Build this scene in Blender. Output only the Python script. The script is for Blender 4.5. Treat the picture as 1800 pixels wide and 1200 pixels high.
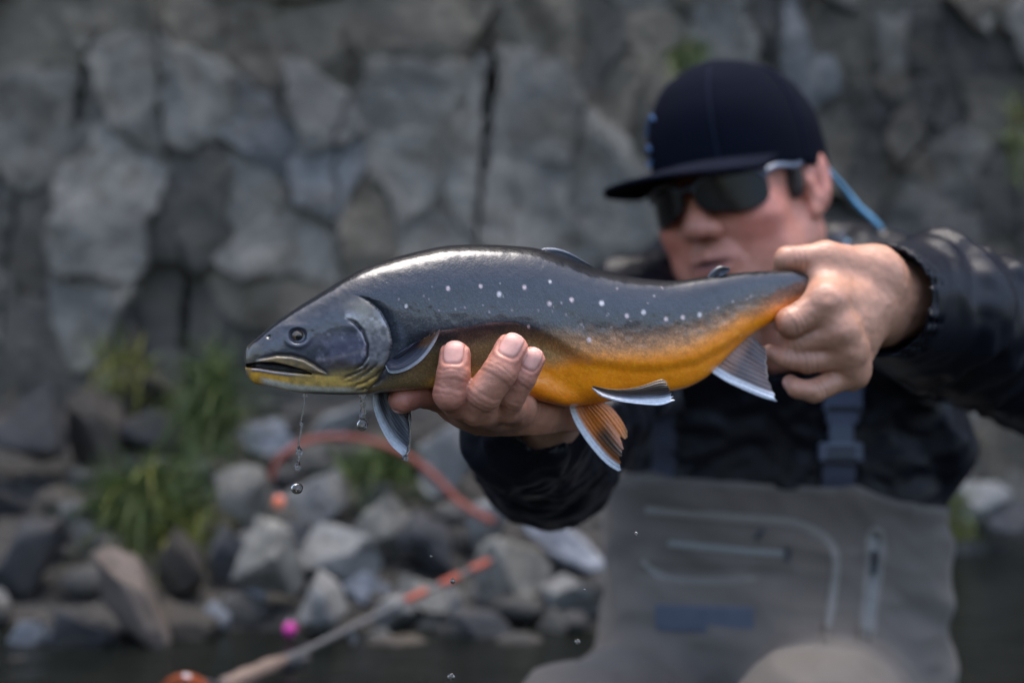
import bpy, bmesh, math, random
import numpy as np
from mathutils import Vector, Matrix
from mathutils.bvhtree import BVHTree
R = math.radians
for _o in list(bpy.data.objects):
    bpy.data.objects.remove(_o)
scene = bpy.context.scene
COL = scene.collection

# ---------------------------------------------------------------- camera, sky, sun, exposure
FPX = 2250.0          # focal length in photo pixels (45 mm lens, 36 mm sensor, 1800 px wide)
CZ = 0.48             # camera height above the water
cam_d = bpy.data.cameras.new('camera')
cam_d.lens = 45.0
cam_d.sensor_width = 36.0
cam_d.sensor_fit = 'HORIZONTAL'
cam_d.clip_start = 0.02
cam_d.clip_end = 400.0
cam_d.dof.use_dof = True
cam_d.dof.focus_distance = 0.738
cam_d.dof.aperture_fstop = 3.9
cam_d.dof.aperture_blades = 0
cam = bpy.data.objects.new('camera', cam_d)
COL.objects.link(cam)
cam.location = (0, 0, CZ)
cam.rotation_euler = (R(90), 0, 0)
scene.camera = cam

SUN_EL, SUN_AZ = 79.0, 18.0       # azimuth clockwise from +Y; high over the cliff edge, to the right
world = bpy.data.worlds.new('World')
scene.world = world
world.use_nodes = True
wn = world.node_tree
wn.nodes.clear()
w_out = wn.nodes.new('ShaderNodeOutputWorld')
w_bg = wn.nodes.new('ShaderNodeBackground')
w_sky = wn.nodes.new('ShaderNodeTexSky')
w_sky.sky_type = 'NISHITA'
w_sky.sun_disc = False
w_sky.sun_elevation = R(SUN_EL)
w_sky.sun_rotation = R(SUN_AZ)
w_sky.air_density = 1.0
w_sky.dust_density = 4.0
w_sky.ozone_density = 1.0
w_bg.inputs['Strength'].default_value = 0.15
wn.links.new(w_sky.outputs[0], w_bg.inputs[0])
wn.links.new(w_bg.outputs[0], w_out.inputs[0])

sun_d = bpy.data.lights.new('sun', 'SUN')
sun_d.energy = 1.0
sun_d.angle = R(40)
sun_d.color = (1.0, 0.99, 0.975)
sun = bpy.data.objects.new('sun', sun_d)
COL.objects.link(sun)
_dir = Vector((math.sin(R(SUN_AZ)) * math.cos(R(SUN_EL)), math.cos(R(SUN_AZ)) * math.cos(R(SUN_EL)), math.sin(R(SUN_EL))))
sun.rotation_euler = (-_dir).to_track_quat('-Z', 'Y').to_euler()
sun.location = (2, -2, 6)

scene.view_settings.view_transform = 'Standard'
scene.view_settings.look = 'None'
scene.view_settings.exposure = 1.78
scene.view_settings.gamma = 1.0
scene.view_settings.use_curve_mapping = False
scene.render.engine = 'CYCLES'
scene.cycles.use_denoising = True
scene.cycles.max_bounces = 8
scene.cycles.caustics_reflective = False
scene.cycles.caustics_refractive = False

# ---------------------------------------------------------------- helpers
def P(px, py, d):
    """photo pixel + distance along the view axis -> world point"""
    return np.array([(px - 900.0) / FPX * d, d, CZ - (py - 600.0) / FPX * d])

def proj(V):
    V = np.asarray(V)
    return 900 + V[..., 0] / V[..., 1] * FPX, 600 - (V[..., 2] - CZ) / V[..., 1] * FPX

def ss(a, b, x):
    t = np.clip((np.asarray(x, float) - a) / (b - a), 0, 1)
    return t * t * (3 - 2 * t)

def mix(a, b, t):
    a = np.asarray(a, float); b = np.asarray(b, float)
    t = np.asarray(t, float)[..., None]
    return a * (1 - t) + b * t

def curve_y(x, pts):
    pts = np.asarray(pts, float)
    return np.interp(x, pts[:, 0], pts[:, 1])

def smooth_curve(x, pts):
    """monotone-ish cubic through points (Catmull-Rom on non-uniform x)"""
    pts = np.asarray(pts, float); xs, ys = pts[:, 0], pts[:, 1]
    m = np.gradient(ys, xs)
    x = np.clip(x, xs[0], xs[-1])
    i = np.clip(np.searchsorted(xs, x) - 1, 0, len(xs) - 2)
    h = xs[i + 1] - xs[i]; t = (x - xs[i]) / h
    return ((2*t**3 - 3*t**2 + 1) * ys[i] + (t**3 - 2*t**2 + t) * h * m[i]
            + (-2*t**3 + 3*t**2) * ys[i+1] + (t**3 - t**2) * h * m[i+1])

def seg_dist(qx, qy, pts):
    """distance in px to a polyline, and the position (0..1) along it"""
    best = np.full(np.shape(qx), 1e9); along = np.zeros(np.shape(qx))
    n = len(pts) - 1
    for i in range(n):
        ax, ay = pts[i]; bx, by = pts[i+1]
        dx, dy = bx - ax, by - ay
        t = np.clip(((qx-ax)*dx + (qy-ay)*dy) / (dx*dx + dy*dy + 1e-9), 0, 1)
        d = np.hypot(qx - ax - t*dx, qy - ay - t*dy)
        along = np.where(d < best, (i + t) / n, along)
        best = np.minimum(best, d)
    return best, along

def _hash(i, j, k, seed):
    with np.errstate(over='ignore'):
        h = (i.astype(np.uint32) * np.uint32(374761393) + j.astype(np.uint32) * np.uint32(668265263)
             + k.astype(np.uint32) * np.uint32(2246822519) + np.uint32(seed * 3266489917 & 0xffffffff))
        h = (h ^ (h >> np.uint32(13))) * np.uint32(1274126177)
        h = (h ^ (h >> np.uint32(15))) * np.uint32(2246822519)
        h ^= h >> np.uint32(16)
    return h.astype(np.float64) / 2147483647.5 - 1.0

def noise(p, seed=0):
    p = np.asarray(p, float)
    f = np.floor(p); t = p - f; t = t*t*t*(t*(t*6-15)+10)
    i = f.astype(np.int64)
    out = 0
    for a in (0, 1):
        for b in (0, 1):
            for c in (0, 1):
                w = (t[..., 0] if a else 1-t[..., 0]) * (t[..., 1] if b else 1-t[..., 1]) * (t[..., 2] if c else 1-t[..., 2])
                out = out + w * _hash(i[..., 0]+a, i[..., 1]+b, i[..., 2]+c, seed)
    return out

def fbm(p, octs=4, seed=0, gain=0.5):
    p = np.asarray(p, float); a = 1.0; out = 0; s = 0
    for o in range(octs):
        out = out + a * noise(p * (2.03 ** o) + 17.3 * o, seed + o); s += a; a *= gain
    return out / s

def ridged(p, octs=3, seed=0):
    p = np.asarray(p, float); a = 1.0; out = 0; s = 0
    for o in range(octs):
        out = out + a * (1 - np.abs(noise(p * (2.0 ** o) + 9.1 * o, seed + o)) * 2); s += a; a *= 0.5
    return out / s

WORLD = {}            # object name -> world origin
def empty(name, loc, label=None, cat=None, group=None):
    o = bpy.data.objects.new(name, None)
    COL.objects.link(o); o.location = tuple(loc); WORLD[o.name] = np.array(loc, float)
    o.empty_display_size = 0.05
    tag(o, label, cat, group)
    return o

def tag(o, label=None, cat=None, group=None, kind=None):
    if label: o['label'] = label
    if cat: o['category'] = cat
    if group: o['group'] = group
    if kind: o['kind'] = kind
    return o

def mesh_obj(name, V, Fs, mat, parent=None, label=None, cat=None, group=None, kind=None,
             smooth=True, cols=None, uvs=None, color=None):
    V = np.asarray(V, float)
    lo, hi = V.min(0), V.max(0)
    org = np.array([(lo[0]+hi[0])/2, (lo[1]+hi[1])/2, lo[2]])
    me = bpy.data.meshes.new(name)
    Vl = V - org
    if isinstance(Fs, np.ndarray) and Fs.ndim == 2:
        n, k = Fs.shape
        me.vertices.add(len(V)); me.vertices.foreach_set('co', Vl.astype(np.float32).ravel())
        me.loops.add(n*k); me.loops.foreach_set('vertex_index', Fs.astype(np.int32).ravel())
        me.polygons.add(n); me.polygons.foreach_set('loop_start', np.arange(0, n*k, k, dtype=np.int32))
        me.update(calc_edges=True)
    else:
        me.from_pydata([tuple(v) for v in Vl], [], [tuple(int(i) for i in f) for f in Fs])
        me.update()
    me.validate()
    me.polygons.foreach_set('use_smooth', np.full(len(me.polygons), smooth, dtype=bool))
    if cols is not None:
        at = me.color_attributes.new('Col', 'FLOAT_COLOR', 'POINT')
        c4 = np.ones((len(V), 4), np.float32); c4[:, :np.shape(cols)[1]] = cols
        at.data.foreach_set('color', c4.ravel())
    if uvs is not None:
        uv = me.uv_layers.new(name='UVMap')
        li = np.empty(len(me.loops), np.int32); me.loops.foreach_get('vertex_index', li)
        uv.data.foreach_set('uv', np.asarray(uvs, np.float32)[li].ravel())
    if mat is not None: me.materials.append(mat)
    o = bpy.data.objects.new(name, me)
    COL.objects.link(o)
    WORLD[o.name] = org
    if parent is not None:
        o.parent = parent
        o.location = tuple(org - WORLD[parent.name])
    else:
        o.location = tuple(org)
    if color is not None: o.color = (*color, 1.0)
    tag(o, label, cat, group, kind)
    return o

def grid_faces(nu, nv, wrap_u=False, off=0):
    i = np.arange(nu if wrap_u else nu-1)[:, None]; j = np.arange(nv-1)[None, :]
    i2 = (i + 1) % nu
    f = np.stack([i*nv+j+0*i2, i2*nv+j, i2*nv+j+1, i*nv+j+1+0*i2], -1).reshape(-1, 4)
    return f + off

def vnormals(V, Fq):
    n = np.zeros_like(V)
    a, b, c = V[Fq[:, 0]], V[Fq[:, 1]], V[Fq[:, 2]]
    fn = np.cross(b - a, c - a)
    if Fq.shape[1] == 4:
        d = V[Fq[:, 3]]; fn = np.cross(c - a, d - b)
    for k in range(Fq.shape[1]):
        np.add.at(n, Fq[:, k], fn)
    return n / (np.linalg.norm(n, axis=1, keepdims=True) + 1e-12)

def tube(pts, rad, seg=10, flat=None):
    """tube along points; returns V, F"""
    pts = np.asarray(pts, float); n = len(pts)
    rad = np.broadcast_to(np.asarray(rad, float), (n,))
    tan = np.gradient(pts, axis=0); tan /= np.linalg.norm(tan, axis=1, keepdims=True) + 1e-12
    up = np.array([0.13, 0.21, 0.97]); V = []
    prev = None
    for i in range(n):
        t = tan[i]
        if prev is None:
            a = np.cross(t, up); a /= np.linalg.norm(a) + 1e-12
        else:
            a = prev - t * (prev @ t); a /= np.linalg.norm(a) + 1e-12
        prev = a; b = np.cross(t, a)
        ang = np.linspace(0, 2*np.pi, seg, endpoint=False)
        V.append(pts[i] + rad[i] * (np.cos(ang)[:, None] * a + np.sin(ang)[:, None] * b))
    V = np.concatenate(V); F = []
    for i in range(n-1):
        for j in range(seg):
            F.append((i*seg+j, i*seg+(j+1) % seg, (i+1)*seg+(j+1) % seg, (i+1)*seg+j))
    F.append(tuple(range(seg))[::-1]); F.append(tuple((n-1)*seg + j for j in range(seg)))
    return V, F

def spline(pts, n):
    """Catmull-Rom resample"""
    pts = np.asarray(pts, float); m = len(pts)
    ext = np.vstack([2*pts[0]-pts[1], pts, 2*pts[-1]-pts[-2]])
    out = []
    for s in np.linspace(0, m-1, n):
        i = min(int(s), m-2); t = s - i
        p0, p1, p2, p3 = ext[i:i+4]
        out.append(0.5*((2*p1) + (-p0+p2)*t + (2*p0-5*p1+4*p2-p3)*t*t + (-p0+3*p1-3*p2+p3)*t**3))
    return np.array(out)

def box(c, half, rot=None, bevel=0.0):
    """bevelled box -> V, F"""
    bm = bmesh.new(); bmesh.ops.create_cube(bm, size=2.0)
    for v in bm.verts: v.co = Vector((v.co.x*half[0], v.co.y*half[1], v.co.z*half[2]))
    if bevel: bmesh.ops.bevel(bm, geom=list(bm.edges), offset=bevel, segments=2, affect='EDGES', profile=0.5)
    V = np.array([v.co[:] for v in bm.verts]); F = [[v.index for v in f.verts] for f in bm.faces]
    bm.verts.index_update(); F = [[v.index for v in f.verts] for f in bm.faces]
    bm.free()
    if rot is not None: V = V @ np.asarray(rot).T
    return V + np.asarray(c), F

# ---- signed-distance modelling
class SDF:
    def __init__(self, lo, hi, h):
        self.lo = np.array(lo, float); self.h = h
        self.n = np.ceil((np.array(hi, float) - self.lo) / h).astype(int) + 1
        self.D = np.full(self.n, 1.0, np.float32)
        self.ax = [self.lo[k] + h * np.arange(self.n[k]) for k in range(3)]
    def _sub(self, lo, hi, m):
        sl = []
        for k in range(3):
            a = int(np.clip(math.floor((lo[k]-m-self.lo[k])/self.h), 0, self.n[k]))
            b = int(np.clip(math.ceil((hi[k]+m-self.lo[k])/self.h)+1, 0, self.n[k]))
            sl.append(slice(a, b))
        g = np.meshgrid(*[self.ax[k][sl[k]] for k in range(3)], indexing='ij')
        return tuple(sl), np.stack(g, -1)
    def _apply(self, sl, d, k, op):
        D = self.D[sl]
        if d.size == 0: return
        if op == 'u':
            if k > 0:
                hh = np.clip(0.5 + 0.5*(D-d)/k, 0, 1); self.D[sl] = D*(1-hh) + d*hh - k*hh*(1-hh)
            else: self.D[sl] = np.minimum(D, d)
        elif op == 's':
            if k > 0:
                hh = np.clip(0.5 - 0.5*(D+d)/k, 0, 1); self.D[sl] = D*(1-hh) - d*hh + k*hh*(1-hh)
            else: self.D[sl] = np.maximum(D, -d)
    def cone(self, a, b, r1, r2, k=0.0, op='u'):
        a = np.asarray(a, float); b = np.asarray(b, float); r = max(r1, r2)
        sl, p = self._sub(np.minimum(a, b)-r, np.maximum(a, b)+r, 2*k + 4*self.h)
        ba = b-a; L = max(ba @ ba, 1e-12)
        pa = p-a; t = np.clip(pa @ ba / L, 0, 1)
        d = np.linalg.norm(pa - t[..., None]*ba, axis=-1) - (r1 + (r2-r1)*t)
        self._apply(sl, d, k, op); return self
    def chain(self, pts, rs, k=0.0):
        for i in range(len(pts)-1): self.cone(pts[i], pts[i+1], rs[i], rs[i+1], k if i == 0 else max(k*0.4, 0.002))
        return self
    def ell(self, c, rad, k=0.0, op='u', M=None):
        c = np.asarray(c, float); rad = np.asarray(rad, float); r = rad.max()
        sl, p = self._sub(c-r, c+r, 2*k + 4*self.h)
        q = p - c
        if M is not None: q = q @ np.asarray(M)      # columns of M = local axes
        k0 = np.linalg.norm(q/rad, axis=-1); k1 = np.linalg.norm(q/(rad*rad), axis=-1)
        d = k0*(k0-1)/np.maximum(k1, 1e-9)
        d = np.where(k0 < 1e-4, -rad.min(), d)
        self._apply(sl, d, k, op); return self
    def rbox(self, c, half, rnd, k=0.0, op='u', M=None):
        c = np.asarray(c, float); half = np.asarray(half, float); r = np.linalg.norm(half)
        sl, p = self._sub(c-r, c+r, 2*k + 4*self.h)
        q = p - c
        if M is not None: q = q @ np.asarray(M)
        q = np.abs(q) - (half - rnd)
        d = np.linalg.norm(np.maximum(q, 0), axis=-1) + np.minimum(q.max(-1), 0) - rnd
        self._apply(sl, d, k, op); return self
    def cut(self, fn):
        """keep where fn(p) < 0"""
        g = np.stack(np.meshgrid(*self.ax, indexing='ij'), -1)
        self.D = np.maximum(self.D, fn(g).astype(np.float32)); return self
    def mesh(self):
        D = self.D; h = self.h
        D[0], D[-1] = 1, 1; D[:, 0], D[:, -1] = 1, 1; D[:, :, 0], D[:, :, -1] = 1, 1
        S = D < 0
        def c(A, i, j, k): return A[i:A.shape[0]-1+i, j:A.shape[1]-1+j, k:A.shape[2]-1+k]
        cnt = sum(c(S, i, j, k).astype(np.int8) for i in (0,1) for j in (0,1) for k in (0,1))
        act = (cnt > 0) & (cnt < 8)
        I = np.argwhere(act); idx = np.full(act.shape, -1, np.int64); idx[act] = np.arange(len(I))
        pos = np.zeros((len(I), 3)); num = np.zeros(len(I))
        corners = [(i,j,k) for i in (0,1) for j in (0,1) for k in (0,1)]
        for a in corners:
            for ax in range(3):
                if a[ax] == 0:
                    b = list(a); b[ax] = 1
                    da = D[I[:,0]+a[0], I[:,1]+a[1], I[:,2]+a[2]]; db = D[I[:,0]+b[0], I[:,1]+b[1], I[:,2]+b[2]]
                    m = (da < 0) != (db < 0)
                    t = np.where(m, da/np.where(m, da-db, 1), 0)
                    q = np.tile(np.array(a, float), (len(I), 1)); q[:, ax] = t
                    pos[m] += q[m]; num += m
        V = self.lo + h*(I + pos/num[:, None])
        F = []
        for ax in range(3):
            o1, o2 = [(1,2),(2,0),(0,1)][ax]
            s0 = [slice(None)]*3; s1 = [slice(None)]*3
            s0[ax] = slice(0, -1); s1[ax] = slice(1, None)
            ch = S[tuple(s0)] != S[tuple(s1)]
            E = np.argwhere(ch)
            E = E[(E[:, o1] > 0) & (E[:, o2] > 0) & (E[:, o1] < act.shape[o1]) & (E[:, o2] < act.shape[o2])]
            ins = S[E[:,0], E[:,1], E[:,2]]
            def cell(d1, d2):
                q = E.copy(); q[:, o1] -= d1; q[:, o2] -= d2
                return idx[q[:,0], q[:,1], q[:,2]]
            qd = np.stack([cell(1,1), cell(0,1), cell(0,0), cell(1,0)], 1)
            qd[~ins] = qd[~ins][:, ::-1]
            F.append(qd)
        F = np.concatenate(F); F = F[(F >= 0).all(1)]
        return V, F

def relax(V, F, n=1, f=0.5):
    for _ in range(n):
        s = np.zeros_like(V); c = np.zeros(len(V))
        for a, b in ((0,1),(1,2),(2,3),(3,0)):
            np.add.at(s, F[:, a], V[F[:, b]]); np.add.at(c, F[:, a], 1)
            np.add.at(s, F[:, b], V[F[:, a]]); np.add.at(c, F[:, b], 1)
        V = V*(1-f) + f*s/np.maximum(c, 1)[:, None]
    return V

def joinm(parts):
    Vs, Fs, off = [], [], 0
    for V, F in parts:
        Vs.append(V)
        Fs.extend([tuple(int(i)+off for i in f) for f in F]); off += len(V)
    return np.concatenate(Vs), Fs

# ---------------------------------------------------------------- materials
def new_mat(name):
    m = bpy.data.materials.new(name); m.use_nodes = True
    nt = m.node_tree
    b = nt.nodes['Principled BSDF']
    return m, nt, b

def N(nt, typ, **kw):
    n = nt.nodes.new(typ)
    for k, v in kw.items(): setattr(n, k, v)
    return n

def noise_node(nt, coord, scale, detail=4, rough=0.55, dist=0.0):
    n = N(nt, 'ShaderNodeTexNoise'); n.inputs['Scale'].default_value = scale
    n.inputs['Detail'].default_value = detail; n.inputs['Roughness'].default_value = rough
    n.inputs['Distortion'].default_value = dist
    nt.links.new(coord, n.inputs['Vector']); return n

def ramp(nt, fac, stops):
    r = N(nt, 'ShaderNodeValToRGB'); cr = r.color_ramp
    while len(cr.elements) < len(stops): cr.elements.new(0.5)
    for e, (p, c) in zip(cr.elements, stops):
        e.position = p; e.color = (*c, 1) if len(c) == 3 else c
    nt.links.new(fac, r.inputs[0]); return r

def mixc(nt, a, b, fac, typ='MIX'):
    m = N(nt, 'ShaderNodeMix', data_type='RGBA', blend_type=typ)
    for sock, v in ((m.inputs[0], fac), (m.inputs[6], a), (m.inputs[7], b)):
        if hasattr(v, 'is_linked') or hasattr(v, 'links'): nt.links.new(v, sock)
        elif isinstance(v, (int, float)): sock.default_value = v
        else: sock.default_value = (*v, 1)
    return m.outputs[2]

def bump(nt, b, height, strength, dist):
    n = N(nt, 'ShaderNodeBump'); n.inputs['Strength'].default_value = strength
    n.inputs['Distance'].default_value = dist
    nt.links.new(height, n.inputs['Height']); nt.links.new(n.outputs[0], b.inputs['Normal']); return n

def plain(name, col, rough=0.5, metal=0.0, var=0.15, scale=60.0, bumps=0.0, coat=0.0, sheen=0.0):
    """a simple procedural surface: colour with a little mottling and fine relief"""
    m, nt, b = new_mat(name)
    tc = N(nt, 'ShaderNodeTexCoord')
    n = noise_node(nt, tc.outputs['Object'], scale, 5)
    lo = tuple(c*(1-var) for c in col); hi = tuple(min(1, c*(1+var)) for c in col)
    r = ramp(nt, n.outputs[0], [(0.3, lo), (0.7, hi)])
    nt.links.new(r.outputs[0], b.inputs['Base Color'])
    b.inputs['Roughness'].default_value = rough; b.inputs['Metallic'].default_value = metal
    b.inputs['Coat Weight'].default_value = coat; b.inputs['Coat Roughness'].default_value = 0.1
    b.inputs['Sheen Weight'].default_value = sheen
    if bumps:
        n2 = noise_node(nt, tc.outputs['Object'], scale*8, 3)
        bump(nt, b, n2.outputs[0], 0.6, bumps)
    return m
# ================================================================ THE SETTING
rng = np.random.default_rng(7)
random.seed(7)

def rock_material(name, lichen=0.35, scale=1.0, dark=(0.45, 0.42, 0.38), bump_d=0.012):
    m, nt, b = new_mat(name)
    tc = N(nt, 'ShaderNodeTexCoord'); oi = N(nt, 'ShaderNodeObjectInfo'); ge = N(nt, 'ShaderNodeNewGeometry')
    co = ge.outputs['Position']
    big = noise_node(nt, co, 5*scale, 6, 0.6, 0.4)
    fine = noise_node(nt, co, 38*scale, 6, 0.65)
    li = noise_node(nt, co, 9*scale, 4, 0.6, 0.8)
    tone = ramp(nt, big.outputs[0], [(0.28, (0.50, 0.50, 0.52)), (0.5, (1.0, 1.0, 1.0)), (0.74, (1.45, 1.44, 1.40))])
    c1 = mixc(nt, oi.outputs['Color'], tone.outputs[0], 1.0, 'MULTIPLY')
    sp = ramp(nt, fine.outputs[0], [(0.35, (0.7, 0.7, 0.7)), (0.65, (1.22, 1.22, 1.22))])
    c2 = mixc(nt, c1, sp.outputs[0], 0.8, 'MULTIPLY')
    lf = ramp(nt, li.outputs[0], [(0.50, (0, 0, 0)), (0.66, (lichen,)*3)])
    c3 = mixc(nt, c2, (0.075, 0.058, 0.034), lf.outputs[0])
    nt.links.new(c3, b.inputs['Base Color'])
    b.inputs['Roughness'].default_value = 0.82
    ad = N(nt, 'ShaderNodeMath', operation='ADD'); nt.links.new(big.outputs[0], ad.inputs[0]); nt.links.new(fine.outputs[0], ad.inputs[1])
    bump(nt, b, ad.outputs[0], 0.8, bump_d)
    return m

MAT_CLIFF = rock_material('cliff_rock', 0.55, 0.9, bump_d=0.02)
MAT_ROCK = rock_material('boulder_rock', 0.3, 1.6)

# ---- water: a calm dark sheet
def water_material():
    m, nt, b = new_mat('river_water')
    tc = N(nt, 'ShaderNodeTexCoord')
    mp = N(nt, 'ShaderNodeMapping'); mp.inputs['Scale'].default_value = (1.0, 2.2, 1.0)
    nt.links.new(tc.outputs['Object'], mp.inputs[0])
    n1 = noise_node(nt, mp.outputs[0], 6, 3, 0.5, 0.6)
    n2 = noise_node(nt, mp.outputs[0], 26, 3, 0.55)
    cr = ramp(nt, n1.outputs[0], [(0.3, (0.005, 0.006, 0.005)), (0.7, (0.010, 0.011, 0.009))])
    nt.links.new(cr.outputs[0], b.inputs['Base Color'])
    b.inputs['Roughness'].default_value = 0.06; b.inputs['IOR'].default_value = 1.33; b.inputs['Specular IOR Level'].default_value = 0.12
    ad = N(nt, 'ShaderNodeMath', operation='MULTIPLY_ADD'); ad.inputs[1].default_value = 0.35
    nt.links.new(n2.outputs[0], ad.inputs[0]); nt.links.new(n1.outputs[0], ad.inputs[2])
    bump(nt, b, ad.outputs[0], 0.4, 0.02)
    return m
gx, gy = np.meshgrid(np.linspace(-60, 60, 61), np.linspace(-80, 8, 45), indexing='ij')
Vw = np.stack([gx, gy, np.zeros_like(gx)], -1).reshape(-1, 3)
mesh_obj('water', Vw, grid_faces(61, 45), water_material(), kind='structure')

# ---- river bank under the stones
def bank_z(x, y):
    right = ss(0.25, 0.75, x)
    z = (y - 2.15) * 0.30
    z = z * (1 - right) + right * (np.minimum(z, -0.06) - 0.02)
    return np.minimum(z, 0.42)
gx, gy = np.meshgrid(np.linspace(-4.5, 4.5, 181), np.linspace(1.2, 4.0, 71), indexing='ij')
gz = bank_z(gx, gy) + 0.02 * fbm(np.stack([gx*6, gy*6, 0*gx], -1), 4, 3)
m_bank, nt, b = new_mat('bank_gravel')
ge = N(nt, 'ShaderNodeNewGeometry')
vo = N(nt, 'ShaderNodeTexVoronoi'); vo.inputs['Scale'].default_value = 34
nt.links.new(ge.outputs['Position'], vo.inputs['Vector'])
cr = ramp(nt, vo.outputs['Distance'], [(0.0, (0.070, 0.062, 0.050)), (0.5, (0.025, 0.022, 0.018))])
nt.links.new(cr.outputs[0], b.inputs['Base Color']); b.inputs['Roughness'].default_value = 0.85
bump(nt, b, vo.outputs['Distance'], 0.8, 0.02)
mesh_obj('river_bank', np.stack([gx, gy, gz], -1).reshape(-1, 3), grid_faces(181, 71), m_bank, kind='structure')

# ---- cliff: a rough dark core, with the slabs of rock set against it
CL_Y = 3.25
def cliff_y(x, z):
    return CL_Y + 0.06*z + 0.06*np.sin(x*1.3+0.4) + 0.10*np.clip(x-0.7, 0, 3)
gx, gz = np.meshgrid(np.linspace(-9, 9, 361), np.linspace(-0.4, 10.6, 231), indexing='ij')
p3 = np.stack([gx*1.6, 0*gx, gz*0.9], -1)
gy = cliff_y(gx, gz) + 0.20 + 0.16*fbm(p3, 5, 11) - 0.22*ss(1.8, 2.4, gz)*np.clip(ridged(p3*1.7, 4, 5), 0, 1)
gy += np.where(gz > 10.2, (gz-10.2)*3, 0)
gy = np.where((np.abs(gx) < 2.1) & (gz < 1.85), np.maximum(gy, cliff_y(gx, gz) + 0.16), gy)
Vc = np.stack([gx, gy, gz], -1).reshape(-1, 3)
cliff = mesh_obj('cliff', Vc, grid_faces(361, 231)[:, ::-1], MAT_CLIFF, kind='structure', color=(0.075, 0.068, 0.056))

# slab seeds in photo pixels: x, y, horizontal squeeze weight, proud (m), tint
S = [
 (50,70,0.00,'b'),(60,220,0.03,'g'),(215,140,0.06,'g'),(215,10,0.01,'b'),(25,420,0.02,'d'),(180,390,0.09,'l'),(160,570,0.085,'l'),(20,610,0.03,'d'),
 (345,130,0.07,'l'),(350,0,0.0,'b'),(445,225,0.05,'p'),(355,390,0.0,'d'),(545,165,0.055,'l'),(470,60,0.0,'b'),(585,20,0.0,'b'),(545,300,0.06,'p'),(490,450,0.05,'l'),(425,330,0.025,'g'),(480,590,0.0,'b'),
 (715,150,0.04,'g'),(725,20,0.0,'b'),(690,330,0.06,'l'),(800,310,0.05,'l'),(620,440,0.03,'b'),(760,470,0.045,'g'),(650,560,0.03,'b'),(800,590,0.02,'g'),
 (940,170,0.05,'l'),(950,30,0.0,'b'),(940,350,0.06,'l'),(1060,270,0.045,'g'),(1085,430,0.045,'g'),(1110,110,0.0,'b'),(960,520,0.03,'g'),(1100,560,0.03,'b'),
 (1030,20,0.0,'d'),(1150,40,0.00,'b'),(1180,130,0.01,'b'),(1260,60,0.03,'g'),(1340,30,0.0,'d'),(1400,60,0.04,'p'),(1470,120,0.04,'p'),(1460,30,0.00,'b'),(1540,60,0.01,'b'),(1560,170,0.02,'d'),(1610,40,0.04,'l'),(1500,240,0.04,'b'),
 (1600,130,0.04,'b'),(1680,60,0.0,'d'),(1760,40,0.01,'d'),(1690,170,0.01,'d'),(1640,250,0.05,'b'),(1560,310,0.03,'d'),(1720,300,0.03,'g'),(1780,160,0.02,'b'),(1790,360,0.02,'d'),
 (1620,390,0.04,'g'),(1700,430,0.05,'g'),(1540,450,0.03,'d'),(1780,500,0.03,'b'),(1700,560,0.04,'g'),(1600,620,0.02,'g'),(1720,680,0.05,'g'),(1790,760,0.05,'b'),(1690,790,0.06,'l'),(1770,860,0.07,'g'),
 (1250,250,0.03,'d'),(1330,180,0.02,'b'),(1400,250,0.02,'b'),(1250,400,0.02,'g'),(1400,420,0.02,'g'),(1250,560,0.02,'g'),(1450,600,0.02,'d'),(1100,640,0.03,'g'),(1300,720,0.02,'g'),(1500,780,0.02,'d'),
 (60,680,0.05,'d'),(180,650,0.03,'d'),(330,620,-0.02,'d'),(560,660,0.00,'d'),(700,650,0.03,'g'),(830,660,0.03,'g'),(960,680,0.04,'g'),(450,660,-0.03,'d'),(1600,900,0.03,'d'),(1500,900,0.02,'d'),
 (820,780,0.06,'g'),(930,800,0.05,'d'),(700,760,0.02,'d'),(570,760,0.0,'d'),(60,800,0.05,'d'),(180,800,0.04,'d'),(1050,800,0.04,'g'),(1200,880,0.03,'d'),(1350,900,0.03,'d'),
]
for ex_ in list(range(-430, -60, 115)) + list(range(1880, 2260, 115)):      # the face goes on beyond the frame
    for ey_ in range(0, 1000, 165):
        S.append((ex_ + rng.uniform(-35, 35), ey_ + rng.uniform(-50, 50), rng.uniform(0, 0.06), str(rng.choice(list('lggbbd')))))
for ex_ in range(-430, 2260, 130):
    for ey_ in (-115, -260):
        S.append((ex_ + rng.uniform(-40, 40), ey_ + rng.uniform(-30, 30), rng.uniform(0, 0.05), str(rng.choice(list('lggbbd')))))
TINT = {'l': (0.172, 0.164, 0.148), 'g': (0.134, 0.129, 0.116), 'b': (0.116, 0.098, 0.072), 'd': (0.048, 0.044, 0.037), 'p': (0.165, 0.172, 0.182)}
CRACKS = [[(868,-60),(862,120),(850,260),(838,420),(838,480)], [(165,60),(140,150),(128,235)], [(320,430),(322,560),(318,640)],
          [(278,40),(285,180),(300,330),(315,430)], [(60,260),(20,420),(8,640)], [(1700,120),(1660,240),(1560,330)], [(600,40),(612,150),(590,250),(585,420)]]
CRW = [11, 13, 10, 5, 6, 7, 4]
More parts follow.
